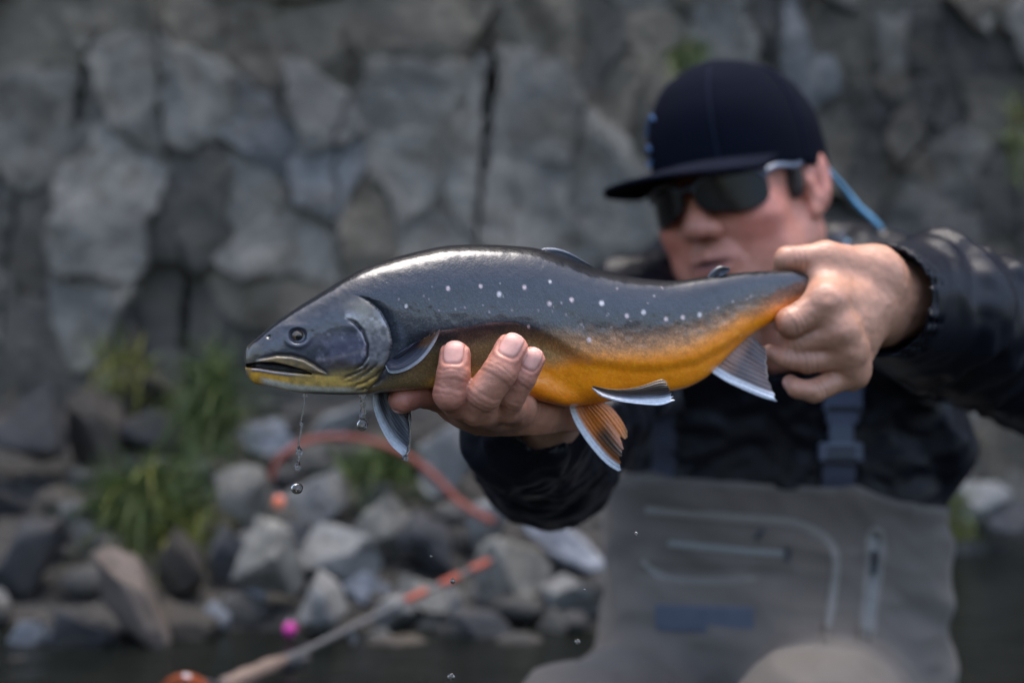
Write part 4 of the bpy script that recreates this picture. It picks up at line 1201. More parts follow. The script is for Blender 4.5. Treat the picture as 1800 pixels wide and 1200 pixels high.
for tp, rr_ in ((fM[4], 0.016), (fR[4], 0.015), (fK[4], 0.013), (fI[3], 0.020), (fM[2], 0.012)):
    ch = mix(ch, (0.54, 0.215, 0.165), np.exp(-(np.linalg.norm(Vh-tp, axis=1)/rr_)**2)*0.75)
for jt in (fR[2], fK[2], fM[3], fR[3], fK[3]):
    ch = mix(ch, (0.42, 0.19, 0.13), np.exp(-(np.linalg.norm(Vh-jt, axis=1)/0.008)**2)*0.45)
ch = mix(ch, ch*0.66, cwt*0.7); ch = mix(ch, NAIL, nm_*0.9); ch = mix(ch, (0.70, 0.56, 0.48), nfree*0.6)
ch = np.concatenate([ch, (1-nm_)[:, None]], 1)
body_parts.append((Vh, Fh, ch))

# ---------------- left hand, gripping the tail
lh = SDF(P(1325, 720, 0.83), P(1640, 405, 1.0)+np.array([0.0, 0.0, 0.0]), 0.0013)
wr_l = P(1580, 525, .955)
mI, mM, mR, mK = P(1447,536,.868), P(1470,585,.868), P(1486,622,.874), P(1494,655,.884)
lh.cone(wr_l, P(1535,520,.925), 0.029, 0.026, 0)
for (q, r0, r1) in ((mI, 0.0205, 0.0125), (mM, 0.0195, 0.0120), (mR, 0.0185, 0.0112), (mK, 0.0170, 0.0102)):
    lh.cone(P(1535,522,.922)*0.75 + q*0.25, q, r0, r1, 0.008)
lh.cone(wr_l, P(1545,560,.93), 0.026, 0.022, 0.012)
lh.cone(mI, mK, 0.0115, 0.010, 0.010)
tCMC, tMCP, tIP, tTip = P(1535,482,.915), P(1452,456,.893), P(1384,456,.888), P(1374,486,.908)
lh.cone(P(1548,512,.93), tCMC, 0.024, 0.019, 0.012)
lh.cone(tCMC, tMCP, 0.0185, 0.0125, 0.012)
lh.cone(tMCP, tIP, 0.0120, 0.0088, 0.005); lh.cone(tIP, tTip, 0.0088, 0.0078, 0.002)
# web between thumb and index
lh.cone(P(1450,484,.893), P(1462,520,.880), 0.0105, 0.012, 0.012)
lh.cone(P(1435,474,.892), P(1446,512,.880), 0.006, 0.010, 0.008)
iP, iD, iT = P(1390,567,.862), P(1378,560,.893), P(1392,520,.912)
lh.cone(mI, iP, 0.0122, 0.0100, 0.003); lh.cone(iP, iD, 0.0101, 0.0090, 0.002); lh.cone(iD, iT, 0.0088, 0.0078, 0.002)
mP, mD, mT = P(1396,602,.874), P(1388,590,.902), P(1400,552,.918)
lh.cone(mM, mP, 0.0112, 0.0094, 0.002); lh.cone(mP, mD, 0.0098, 0.0086, 0.002); lh.cone(mD, mT, 0.0084, 0.0076, 0.002)
rP, rT0, rT = P(1420,634,.874), P(1382,630,.872), P(1352,619,.876)
lh.cone(mR, rP, 0.0102, 0.0088, 0.002); lh.cone(rP, rT0, 0.0086, 0.0072, 0.002); lh.cone(rT0, rT, 0.0070, 0.0055, 0.002)
kP, kD, kT = P(1432,687,.874), P(1402,683,.874), P(1390,672,.878)
lh.cone(mK, kP, 0.0094, 0.0080, 0.002); lh.cone(kP, kD, 0.0080, 0.0066, 0.002); lh.cone(kD, kT, 0.0066, 0.0058, 0.002)
# knuckles
for q, r_ in ((mI, 0.0125), (mM, 0.0125), (mR, 0.0115), (mK, 0.0105)):
    lh.ell(q + np.array([0.002, -0.0030, 0.002]), (r_*0.85, r_*0.75, r_*0.85), 0.010)
for (q, nx_, r_) in ((iP, mI, 0.0108), (mP, mM, 0.0100), (rP, mR, 0.0092), (kP, mK, 0.0084)):
    ax_ = unit(q-nx_); sd_ = unit(np.cross(ax_, [0, -1, 0])); wrinkle(lh, q, ax_, sd_, r_, 3, 0.0026, 0.0009)
ax_ = unit(tIP-tMCP); wrinkle(lh, tIP + np.array([0.006, 0, 0]), ax_, unit(np.cross(ax_, [0, -0.8, 0.6])), 0.0092, 3, 0.0026, 0.0008)
nl = Nails(); nl.add(lh, kT, kD, 0.0058, (-0.3, -0.6, -0.7), 0.6, 0.7)
Vl, Fl = lh.mesh(); Vl = relax(Vl, Fl, 1, 0.35)
nrml = vnormals(Vl, Fl)
# tendons and veins on the back of the hand
tend = np.zeros(len(Vl))
for q in (mI, mM, mR, mK):
    a_ = P(1560,530,.935); ab = q-a_; t_ = np.clip((Vl-a_) @ ab/(ab @ ab), 0, 1)
    d_l = np.linalg.norm((Vl-a_-t_[:, None]*ab)[:, [0, 2]], axis=1)
    tend = np.maximum(tend, np.exp(-(d_l/0.004)**2)*ss(0.25, 0.6, t_)*(nrml[:, 1] < 0.1))
Vl = Vl + nrml*(0.0011*tend + 0.0005*fbm(Vl*110, 3, 6) + 0.0002*fbm(Vl*330, 2, 9))[:, None]
cl = np.tile(np.array((0.46, 0.245, 0.160)), (len(Vl), 1))*(1 + 0.14*fbm(Vl*70, 3, 24))[:, None]
for tp, rr_ in ((rT, 0.016), (kT, 0.016), (tIP, 0.012), (iP, 0.010), (rP, 0.010), (mI, 0.012), (mM, 0.012)):
    cl = mix(cl, (0.48, 0.235, 0.165), np.exp(-(np.linalg.norm(Vl-tp, axis=1)/rr_)**2)*0.6)
jl = [(iP, iP-mI, CAMD, 0.0102, (-0.5, -0.15, 0.25)), (mP, mP-mM, CAMD, 0.0100, (-0.3, 0.1)), (rP, rP-mR, CAMD, 0.0092, (-0.4, 0.0, 0.4)), (kP, kP-mK, CAMD, 0.0084, (-0.35, 0.1)),
      (tIP+np.array([0.005, 0, 0]), tIP-tMCP, np.array([0, -0.7, 0.7]), 0.0092, (-0.4, 0.0, 0.4)), (rT0, rT-rP, CAMD, 0.0072, (-0.2, 0.2))]
ldsp, lwt = creases(Vl, nrml, jl); Vl = Vl + nrml*ldsp[:, None]; cl = mix(cl, cl*0.6, lwt*0.8)
cl = mix(cl, NAIL, nl.shape(Vl, nrml)[0]*0.8)
body_parts.append((Vl, Fl, cl))

# ---------------- head (built facing -Y, then turned)
HC = P(1306, 338, 1.385)
def rot(ax, a):
    a = R(a); c_, s_ = math.cos(a), math.sin(a)
    return {'x': np.array([[1,0,0],[0,c_,-s_],[0,s_,c_]]), 'y': np.array([[c_,0,s_],[0,1,0],[-s_,0,c_]]), 'z': np.array([[c_,-s_,0],[s_,c_,0],[0,0,1]])}[ax]
HM = rot('z', -39) @ rot('y', -8) @ rot('x', 8)
HS = 1.0
def H(p): return (np.asarray(p, float)*HS) @ HM.T + HC
hs = SDF((-0.115, -0.15, -0.20), (0.115, 0.15, 0.15), 0.0021)
hs.ell((0, 0.012, 0.035), (0.077, 0.096, 0.086))
hs.ell((0, -0.034, -0.042), (0.064, 0.060, 0.075), 0.03)
hs.cone((0.050, 0.006, -0.058), (0.020, -0.066, -0.100), 0.027, 0.024, 0.03)
hs.cone((-0.050, 0.006, -0.058), (-0.020, -0.066, -0.100), 0.027, 0.024, 0.03)
hs.ell((0, -0.078, -0.103), (0.022, 0.018, 0.017), 0.02)
for s_ in (1, -1):
    hs.ell((s_*0.043, -0.062, -0.030), (0.028, 0.027, 0.026), 0.02)          # cheek
    hs.ell((s_*0.040, -0.048, -0.070), (0.028, 0.028, 0.028), 0.02)          # jowl
    hs.ell((s_*0.033, -0.088, 0.002), (0.017, 0.012, 0.012), 0.012, 's')     # eye socket
    hs.ell((s_*0.033, -0.076, 0.002), (0.0135, 0.0135, 0.0125), 0.003)       # eyeball and lids
    hs.cone((s_*0.012, -0.093, 0.021), (s_*0.046, -0.078, 0.022), 0.008, 0.007, 0.012)   # brow
    hs.ell((s_*0.0135, -0.1035, -0.036), (0.0095, 0.0115, 0.0090), 0.006)    # nostril wing
    hs.cone((s_*0.019, -0.098, -0.044), (s_*0.033, -0.086, -0.066), 0.0022, 0.0016, 0.006, 's')  # smile line
hs.cone((0, -0.090, 0.012), (0, -0.113, -0.028), 0.0095, 0.0115, 0.012)
hs.ell((0, -0.114, -0.033), (0.0125, 0.0115, 0.0105), 0.006)
for s_ in (1, -1): hs.ell((s_*0.0065, -0.112, -0.0445), (0.0042, 0.0052, 0.0036), 0.002, 's')
hs.ell((0, -0.090, -0.068), (0.028, 0.014, 0.018), 0.012)                    # mouth mound
hs.cone((-0.020, -0.095, -0.0660), (0.0, -0.1025, -0.0635), 0.0035, 0.0052, 0.004); hs.cone((0.0, -0.1025, -0.0635), (0.020, -0.095, -0.0660), 0.0052, 0.0035, 0.004)
hs.cone((-0.017, -0.095, -0.0765), (0.017, -0.095, -0.0765), 0.0050, 0.0050, 0.005); hs.ell((0, -0.0985, -0.0770), (0.012, 0.006, 0.0052), 0.004)
hs.cone((-0.022, -0.0975, -0.0705), (0.0, -0.1055, -0.0702), 0.0016, 0.0024, 0.001, 's'); hs.cone((0.0, -0.1055, -0.0702), (0.022, -0.0975, -0.0705), 0.0024, 0.0016, 0.001, 's')
for s_ in (1, -1):
    eM = rot('z', s_*-16) @ rot('x', -8)
    hs.ell((s_*0.0800, 0.012, -0.006), (0.0085, 0.021, 0.034), 0.006, 'u', eM)
    hs.ell((s_*0.0885, 0.010, -0.002), (0.0060, 0.0125, 0.0205), 0.003, 's', eM)
    hs.cone((s_*0.084, 0.014, 0.010), (s_*0.085, 0.014, -0.018), 0.0038, 0.0034, 0.004)   # inner fold
    hs.ell((s_*0.0785, -0.0065, -0.006), (0.005, 0.0045, 0.007), 0.004)          # tragus
    hs.ell((s_*0.0775, 0.000, -0.036), (0.006, 0.009, 0.009), 0.005)             # lobe
hs.cone((0, 0.030, -0.055), (0, 0.052, -0.16), 0.060, 0.064, 0.03)
Vd, Fd = hs.mesh(); Vd = relax(Vd, Fd, 1, 0.35)
Vd = Vd + vnormals(Vd, Fd)*(0.0005*fbm(Vd*120, 3, 3))[:, None]
cd = np.tile(np.array((0.60, 0.262, 0.180)), (len(Vd), 1))
def hblob(c_, r): return np.exp(-(np.linalg.norm((Vd-np.array(c_))/np.array(r), axis=1))**2)
for s_ in (1, -1):
    cd = mix(cd, (0.66, 0.20, 0.15), hblob((s_*0.048, -0.065, -0.035), (0.026, 0.03, 0.03))*0.85)
    cd = mix(cd, (0.60, 0.235, 0.185), hblob((s_*0.085, 0.015, -0.005), (0.02, 0.022, 0.04))*0.75)
cd = mix(cd, (0.60, 0.27, 0.21), hblob((0, -0.115, -0.033), (0.02, 0.02, 0.016))*0.7)
cd = mix(cd, (0.34, 0.095, 0.090), hblob((0, -0.101, -0.0715), (0.021, 0.014, 0.0080))*1.0)
beard = (hblob((0, -0.08, -0.10), (0.05, 0.05, 0.022)) + hblob((0, -0.098, -0.052), (0.022, 0.014, 0.009)) + hblob((0.05, -0.02, -0.085), (0.03, 0.05, 0.022)) + hblob((-0.05, -0.02, -0.085), (0.03, 0.05, 0.022)))
cd = mix(cd, (0.34, 0.20, 0.165), np.clip(beard, 0, 1)*0.45)
cd = mix(cd, (0.045, 0.012, 0.012), np.clip(hblob((0, -0.104, -0.0703), (0.020, 0.014, 0.0030))*1.3, 0, 1))
for s_ in (1, -1): cd = mix(cd, (0.06, 0.022, 0.02), hblob((s_*0.0065, -0.112, -0.0455), (0.0048, 0.0058, 0.0036)))  # nose shadow painted as darker nostrils
cd = cd*(1 + 0.14*fbm(Vd*60, 3, 44))[:, None]
body_parts.append((H(Vd), Fd, cd))

# ---------------- torso, arms and legs under the clothes
SHL, SHR = P(1618, 552, 1.455), P(1118, 570, 1.42)
ELL, WRL = P(1905, 655, 1.185), P(1592, 527, .966)
ELR, WRR = P(962, 792, 1.130), P(955, 728, .875)
HIPL, KNL, HIPR, KNR = P(1480, 1235, 1.53), P(1446, 1322, 1.17), P(1210, 1240, 1.55), P(1010, 1285, 1.30)
bs = SDF((-0.10, 0.80, -0.45), (0.68, 1.80, 0.80), 0.0085)
bs.rbox(P(1365, 800, 1.53), (0.155, 0.095, 0.24), 0.08)
bs.cone(SHL, SHR, 0.055, 0.055, 0.05); bs.cone(P(1365,620,1.52), P(1378,480,1.47), 0.070, 0.055, 0.04)
for ch_ in ([SHL, ELL, WRL], [SHR, ELR, WRR]): bs.cone(ch_[0], ch_[1], 0.052, 0.042, 0.03); bs.cone(ch_[1], ch_[2], 0.042, 0.026, 0.015)
bs.cone(wr_l, WRL, 0.026, 0.026, 0.01); bs.cone(wr_r, WRR, 0.020, 0.024, 0.01)
for hp, kn in ((HIPL, KNL), (HIPR, KNR)):
    bs.cone(hp, kn, 0.08, 0.052, 0.03); bs.cone(kn, kn + np.array([0.0, 0.12, -0.38]), 0.05, 0.042, 0.02)
Vb, Fb = bs.mesh(); body_parts.append((Vb, Fb, np.tile(np.array((0.54, 0.32, 0.24)), (len(Vb), 1))))
off = 0; VV, FF, CC = [], [], []
for V_, F_, c_ in body_parts: VV.append(V_); FF.append(F_+off); CC.append(c_ if c_.shape[1] == 4 else np.concatenate([c_, np.ones((len(c_), 1))], 1)); off += len(V_)
mesh_obj('body', np.concatenate(VV), np.concatenate(FF), MAT_SKIN, person, cols=np.clip(np.concatenate(CC), 0.0, 1))

# ---------------- hair: short and dark below the cap
MAT_HAIR = plain('short_hair', (0.035, 0.026, 0.022), 0.6, var=0.5, scale=300, bumps=0.001)
hr = SDF((-0.10, -0.05, -0.09), (0.10, 0.13, 0.08), 0.0025)
hr.ell((0, 0.014, 0.033), (0.0795, 0.0975, 0.088)); hr.cone((0, 0.034, -0.04), (0, 0.050, -0.09), 0.0605, 0.0625, 0.02)
hr.ell((0.071, -0.022, 0.004), (0.010, 0.010, 0.026), 0.008); hr.ell((-0.071, -0.022, 0.004), (0.010, 0.010, 0.026), 0.008)
hr.cut(lambda p: np.maximum(np.maximum(-(p[..., 1]+0.030), -(p[..., 2]+0.072+0.25*np.abs(p[..., 0]))), np.minimum(0.026-p[..., 1] - 0.0*p[..., 2], 0.020-(p[..., 2] - 0.0))-0.0 if False else np.maximum(0.030 - p[..., 1], 0)*0.0 + np.where((p[..., 1] < 0.030) & (p[..., 2] < 0.022) & (p[..., 1] > -0.012), 0.004, -0.01)))
Vr, Fr = hr.mesh(); Vr = Vr + vnormals(Vr, Fr)*(0.0012*fbm(Vr*260, 3, 2))[:, None]
mesh_obj('hair', H(Vr), Fr, MAT_HAIR, person)

# ---------------- cap
def cloth_material(name, col, weave=2600, var=0.12, rough=0.8, sheen=0.25, dist=0.0003, tint=None, spec=0.2):
    m, nt, b = new_mat(name)
    ge = N(nt, 'ShaderNodeNewGeometry')
    n1 = noise_node(nt, ge.outputs['Position'], 22, 5)
    w1 = N(nt, 'ShaderNodeTexWave'); w1.inputs['Scale'].default_value = weave/6; nt.links.new(ge.outputs['Position'], w1.inputs['Vector'])
    w1.inputs['Distortion'].default_value = 1.0
    r = ramp(nt, n1.outputs[0], [(0.3, tuple(c*(1-var) for c in col)), (0.7, tuple(min(1, c*(1+var)) for c in col))])
    nt.links.new(r.outputs[0], b.inputs['Base Color'])
    b.inputs['Roughness'].default_value = rough; b.inputs['Sheen Weight'].default_value = sheen
    b.inputs['Specular IOR Level'].default_value = spec
    if tint: b.inputs['Sheen Tint'].default_value = (*tint, 1)
    bump(nt, b, w1.outputs[0], 0.3, dist)
    return m
MAT_CAP = cloth_material('navy_cap_cloth', (0.0042, 0.0055, 0.0115), rough=0.95, sheen=0.0, tint=(0.45, 0.55, 1.0), spec=0.06)
MAT_BRIM = cloth_material('navy_brim_cloth', (0.0045, 0.0058, 0.0125), rough=0.9, sheen=0.0, tint=(0.5, 0.6, 1.0), spec=0.06)
nA, nP = 96, 40
phi = np.linspace(0, 2*np.pi, nA, endpoint=False)[:, None]; q = np.linspace(0, 1, nP)[None, :]
rimx, rimy = 0.0850, 0.1060
fr_ = 0.5 - 0.5*np.sin(phi)                       # 1 at the front (-Y)
lift = 0.108 + 0.012*fr_
rad = (1 - np.clip((q-0.0), 0, 1)**4.2)**0.5
rad = rad*(1 + 0.030*np.sin(np.pi*np.clip(q*1.5, 0, 1)))*(1 - 0.09*q)
zz = 0.026 + lift*q - 0.024*(1-fr_)*(1-q)
yc = 0.004
cx_ = rimx*np.cos(phi)*rad; cy_ = yc + rimy*np.sin(phi)*rad
seam = np.exp(-((np.mod(phi*6/(2*np.pi)+0.5, 1)-0.5)/0.028)**2)*(q < 0.97)
cx_ = cx_*(1-0.020*seam); cy_ = cy_*(1-0.020*seam); zz = zz - 0.0010*seam*q
Vc_ = np.stack([cx_+0*q, cy_+0*q, zz+0*phi], -1)
inn = Vc_*np.array([0.975, 0.975, 1]) - np.array([0, 0, 0.0025])
Vc2 = np.concatenate([Vc_.reshape(-1, 3), inn.reshape(-1, 3)]); n0 = nA*nP
Fc1 = grid_faces(nA, nP, True); Fc2 = grid_faces(nA, nP, True, n0)[:, ::-1]
rim = np.array([[i*nP, n0+i*nP, n0+((i+1) % nA)*nP, ((i+1) % nA)*nP] for i in range(nA)])
CAPR = rot('z', -9)
def HK(p): return H(np.asarray(p) @ CAPR.T)
cap = mesh_obj('cap', HK(Vc2), np.concatenate([Fc1, Fc2, rim]), MAT_CAP, person)
# brim: a nearly flat plate, edges curling down a little
nb, nr_ = 60, 14
th = np.linspace(R(-68), R(68), nb)[:, None]; qr = np.linspace(0, 1, nr_)[None, :]
in_x, in_y = rimx*1.0*np.sin(th), yc - rimy*np.cos(th)
ox_, oy_ = 0.088*np.sign(np.sin(th))*np.abs(np.sin(th))**0.85, yc - (rimy + 0.088*np.clip(np.cos(th*1.22), 0, 1)**0.75) + (rimy - rimy*np.cos(th))*0.75
bx_ = in_x*(1-qr) + ox_*qr; by_ = in_y*(1-qr) + oy_*qr
bz_ = 0.0295 - 0.0*qr - 0.9*(bx_**2) - 0.010*qr + 0.004*np.cos(th)
tp = np.stack([bx_, by_, bz_+0.002], -1).reshape(-1, 3); btm = np.stack([bx_, by_, bz_-0.002], -1).reshape(-1, 3)
F1 = grid_faces(nb, nr_); F2 = grid_faces(nb, nr_, off=nb*nr_)[:, ::-1]
bd = np.array([i*nr_ for i in range(nb)] + [(nb-1)*nr_+j for j in range(1, nr_)] + [i*nr_+nr_-1 for i in range(nb-2, -1, -1)] + [j for j in range(nr_-2, 0, -1)])
F3 = np.stack([bd, np.roll(bd, -1), np.roll(bd, -1)+nb*nr_, bd+nb*nr_], 1)[:, ::-1]
mesh_obj('brim', HK(np.concatenate([tp, btm])), np.concatenate([F1[:, ::-1], F2[:, ::-1], F3[:, ::-1]]), MAT_BRIM, cap)
Vk, Fk = ball((0, 0.004, 0.140), 0.0075, 20, 12, (1, 1, 0.45)); mesh_obj('button', HK(Vk), Fk, MAT_CAP, cap)
MAT_SEAM = cloth_material('cap_seam_tape', (0.0095, 0.0125, 0.0250), rough=0.9, sheen=0.0, spec=0.08)
for k_ in range(6):
    ai = int(round((k_+0.0)*nA/6)) % nA
    pts_ = Vc_[ai, 1:nP-3:3]*np.array([1.012, 1.012, 1.0]) + np.array([0, 0, 0.0012])
    V_, F_ = tube(spline(pts_, 24), 0.0016, 6); mesh_obj('seam', HK(V_), F_, MAT_SEAM, cap)
# embroidered pale blue emblem on the cap front
MAT_EMB = plain('blue_thread', (0.05, 0.15, 0.34), 0.7, var=0.2, scale=400, bumps=0.0003)
def cap_front(a, z, o=0.0016):
    qq = np.clip((z-0.026)/0.120, 0, 1); rr = (1-qq**4.2)**0.5*(1+0.03*math.sin(math.pi*min(qq*1.5, 1)))*(1-0.09*qq)
    return np.array([(rimx*rr+o)*math.sin(a), yc - (rimy*rr+o)*math.cos(a), z])
for arc_ in ([(R(-44), 0.076), (R(-36), 0.090), (R(-28), 0.096), (R(-20), 0.090)], [(R(-44), 0.060), (R(-34), 0.066), (R(-26), 0.060)], [(R(-42), 0.050), (R(-34), 0.044), (R(-28), 0.050)]):
    V_, F_ = tube(spline([cap_front(a, z) for a, z in arc_], 26), 0.0013, 8); mesh_obj('emblem', HK(V_), F_, MAT_EMB, cap)

# ---------------- sunglasses
m_lens, nt, b = new_mat('dark_lens')
tc = N(nt, 'ShaderNodeTexCoord'); nn = noise_node(nt, tc.outputs['Object'], 40, 2)
lr = ramp(nt, nn.outputs[0], [(0.3, (0.006, 0.006, 0.007)), (0.7, (0.010, 0.009, 0.010))]); nt.links.new(lr.outputs[0], b.inputs['Base Color'])
b.inputs['Roughness'].default_value = 0.06; b.inputs['IOR'].default_value = 1.28
MAT_FRAME = plain('grey_blue_frame', (0.11, 0.135, 0.185), 0.25, var=0.08, coat=0.6)
glasses = empty('sunglasses', H((0, -0.105, 0.0)))
glasses.parent = person; glasses.location = tuple(WORLD[glasses.name] - WORLD[person.name])
def lens_pt(al, z, o=0.0):
    r_ = 0.1055 + o
    return np.array([0.83*r_*math.sin(al), 0.004 - 1.16*r_*math.cos(al)*1.0 + 0.0, z])
for s_ in (1, -1):
    nl_, ml_ = 34, 18
    Vl_, Fl_ = [], []
    outline = []
    for kk in range(nl_):
        t_ = 2*math.pi*kk/nl_
        sup = lambda v, e: math.copysign(abs(v)**e, v)
        outline.append((sup(math.cos(t_), 0.72), sup(math.sin(t_), 0.75)))
    for side in (0, 1):
        for rr_ in np.linspace(0.02, 1, ml_):
            for (a_, b_2) in outline:
                al = s_*(R(27.5) + R(23)*a_*rr_); z = -0.004 + 0.0205*b_2*rr_ - 0.004*a_*0.4*rr_ + (0.003 if b_2 < 0 and a_ < 0 else 0)*rr_
                Vl_.append(lens_pt(al, z, 0.0010*(1-side)))
    mlen = nl_*ml_
    for side in (0, 1):
        for i_ in range(ml_-1):
            for j_ in range(nl_):
                f_ = (side*mlen+i_*nl_+j_, side*mlen+i_*nl_+(j_+1) % nl_, side*mlen+(i_+1)*nl_+(j_+1) % nl_, side*mlen+(i_+1)*nl_+j_)
                Fl_.append(f_ if (side == 0) == (s_ > 0) else f_[::-1])
        Fl_.append(tuple(side*mlen+j_ for j_ in range(nl_)))
    for j_ in range(nl_):
        Fl_.append(((ml_-1)*nl_+j_, (ml_-1)*nl_+(j_+1) % nl_, mlen+(ml_-1)*nl_+(j_+1) % nl_, mlen+(ml_-1)*nl_+j_))
    mesh_obj('lens', H(np.array(Vl_)), Fl_, m_lens, glasses)
    top = [lens_pt(s_*(R(27.5)+R(23.5)*a_), -0.004+0.0211*b_2 - 0.0016*a_, 0.0012) for a_, b_2 in outline if b_2 > 0.35]
    top = sorted(top, key=lambda p_: abs(p_[0]) - 0.3*p_[2])
    V_, F_ = tube(spline(top, 40), 0.0021, 8); mesh_obj('frame', H(V_), F_, MAT_FRAME, glasses)
    tmpl = [lens_pt(s_*R(49), 0.010, 0.002), lens_pt(s_*R(58), 0.014, 0.002), (s_*0.0800, -0.034, 0.012), (s_*0.0800, -0.012, 0.016), (s_*0.0815, 0.012, 0.022), (s_*0.0815, 0.032, 0.010)]
    path = spline(tmpl, 30); V_, F_ = tube(path, np.linspace(0.0036, 0.0022, 30), 10); V_[:, 0] = V_[:, 0]; mesh_obj('temple', H(V_), F_, MAT_FRAME, glasses)
V_, F_ = tube(spline([lens_pt(R(-6), 0.006, 0.001), lens_pt(0, 0.009, 0.0015), lens_pt(R(6), 0.006, 0.001)], 12), 0.0024, 8); mesh_obj('bridge', H(V_), F_, MAT_FRAME, glasses)
MAT_CORD2 = plain('pale_blue_cord', (0.20, 0.47, 0.70), 0.55, var=0.12, scale=200, bumps=0.0004)
e0 = H((0.0815, 0.032, 0.010)); e1 = H((-0.0815, 0.034, 0.010))
cpts = [e0, P(1482,330,1.44), P(1508,362,1.455), P(1536,388,1.46), P(1548,404,1.465), P(1540,418,1.455), P(1515,424,1.44), P(1480,428,1.43), P(1446,430,1.44), P(1420,425,1.48), P(1370,400,1.52), e1]
cpath = spline(cpts, 90)
V_, F_ = tube(cpath, 0.0031, 10); mesh_obj('retainer_cord', V_, F_, MAT_CORD2, glasses)

# ---------------- jacket
MAT_JACKET = cloth_material('black_navy_shell', (0.0042, 0.0050, 0.0085), weave=1800, rough=0.38, sheen=0.02, tint=(0.6, 0.65, 1.0), var=0.25)
jk = SDF((-0.14, 0.80, -0.02), (0.74, 1.80, 0.80), 0.0048)
jk.rbox(P(1372, 770, 1.53), (0.186, 0.112, 0.25), 0.10)
jk.cone(SHL+np.array([-0.02, 0.02, -0.006]), SHR+np.array([0.02, 0.03, -0.006]), 0.070, 0.070, 0.05)
jk.cone(P(1365,620,1.50), P(1380,545,1.46), 0.09, 0.060, 0.04)
jk.cone(P(1380,540,1.49), P(1480,520,1.49), 0.06, 0.055, 0.04)
jk.cone(SHL, ELL, 0.075, 0.066, 0.03)
jk.cone(ELL, P(1640,545,1.0), 0.066, 0.052, 0.02); jk.cone(P(1640,545,1.0), P(1545,530,.928), 0.050, 0.043, 0.012)
jk.cone(SHR, ELR, 0.072, 0.055, 0.03)
jk.cone(ELR, P(925,748,.895), 0.055, 0.036, 0.02); jk.cone(P(925,748,.895), P(935,737,.868), 0.036, 0.028, 0.012)
jk.ell(P(1628,770,1.52), (0.045, 0.10, 0.055), 0.03)
# openings for the neck and the hands
jk.cone(H((0, 0.010, -0.06)), H((0, 0.055, -0.15)), 0.070, 0.064, 0.006, 's')
jk.cone(P(1562,533,.940), P(1470,518,.872), 0.0365, 0.049, 0.003, 's'); jk.cone(P(938,734,.872), P(965,716,.84), 0.0225, 0.024, 0.004, 's')
jk.cut(lambda p: (P(0, 985, 1.5)[2] - p[..., 2]))
Vj, Fj = jk.mesh(); Vj = relax(Vj, Fj, 1, 0.4)
nj = vnormals(Vj, Fj)
# folds: long across the sleeves, crumpled near cuffs and elbows
def along(a, b, V): ab = b-a; t_ = (V-a) @ ab/(ab @ ab); return t_, np.linalg.norm(V-a-np.clip(t_, 0, 1)[:, None]*ab, axis=1)
fold = 0.0085*ridged(np.stack([Vj[:, 0]*9+2.0*fbm(Vj*7, 2, 3)+Vj[:, 2]*5, Vj[:, 1]*9, Vj[:, 2]*12-Vj[:, 0]*6], -1), 3, 15)
fold += 0.0014*fbm(Vj*42, 3, 18) + 0.0042*ridged(np.stack([Vj[:, 0]*24+3*fbm(Vj*12, 2, 5)+Vj[:, 2]*14, Vj[:, 1]*24, Vj[:, 2]*28-Vj[:, 0]*16], -1), 2, 77)
for a_, b_2 in ((ELL, P(1592,540,.960)), (ELR, P(935,737,.868)), (SHL, ELL), (SHR, ELR)):
    t_, d_ = along(a_, b_2, Vj); m_ = (1-ss(0.05, 0.10, d_))*(t_ > -0.1)*(t_ < 1.05)
    L_ = np.linalg.norm(b_2-a_)
    fold += m_*0.0026*np.sin(t_*L_*2*np.pi/0.036 + 2.4*fbm(Vj*16, 3, 7)*2.2 + 3*np.arctan2(Vj[:, 2]-a_[2], Vj[:, 0]-a_[0]))
t_, d_ = along(ELL, P(1592,540,.960), Vj)
Vj = Vj + nj*(fold*ss(-0.02, 0.05, np.linalg.norm(Vj-P(938,734,.872), axis=1))*ss(0.03, 0.11, np.linalg.norm(Vj-P(1545,530,.928), axis=1)))[:, None]
jacket = mesh_obj('jacket', Vj, Fj, MAT_JACKET, person)
# collar standing around the neck
cn, cz_ = 60, 10
ph = np.linspace(0, 2*np.pi, cn, endpoint=False)
colr_c, colr_t = P(1366, 500, 1.455), P(1376, 412, 1.440)
Vq = []
for side, o_ in ((0, 0.0), (1, -0.006)):
    for k in range(cz_):
        s_ = k/(cz_-1); ctr_ = colr_c*(1-s_) + colr_t*s_
        rx_ = 0.074 + o_ - 0.006*s_; ry_ = 0.072 + o_ - 0.006*s_
        dip = 0.035*np.clip(np.cos(ph + math.pi/2 + 0.6), 0, 1)**1.5*s_
        Vq.append(np.stack([ctr_[0] + rx_*np.cos(ph), ctr_[1] + ry_*np.sin(ph), ctr_[2] - dip + 0.003*np.sin(ph*7+s_*3)], -1))
Vq = np.concatenate(Vq); n1_ = cn*cz_; Fq = []
for side in (0, 1):
    for k in range(cz_-1):
        for i_ in range(cn):
            f_ = (side*n1_+k*cn+i_, side*n1_+k*cn+(i_+1) % cn, side*n1_+(k+1)*cn+(i_+1) % cn, side*n1_+(k+1)*cn+i_); Fq.append(f_ if side == 0 else f_[::-1])
for i_ in range(cn): Fq.append(((cz_-1)*cn+i_, (cz_-1)*cn+(i_+1) % cn, n1_+(cz_-1)*cn+(i_+1) % cn, n1_+(cz_-1)*cn+i_))
mesh_obj('collar', Vq, Fq, cloth_material('collar_cloth', (0.030, 0.036, 0.055), rough=0.7), jacket)

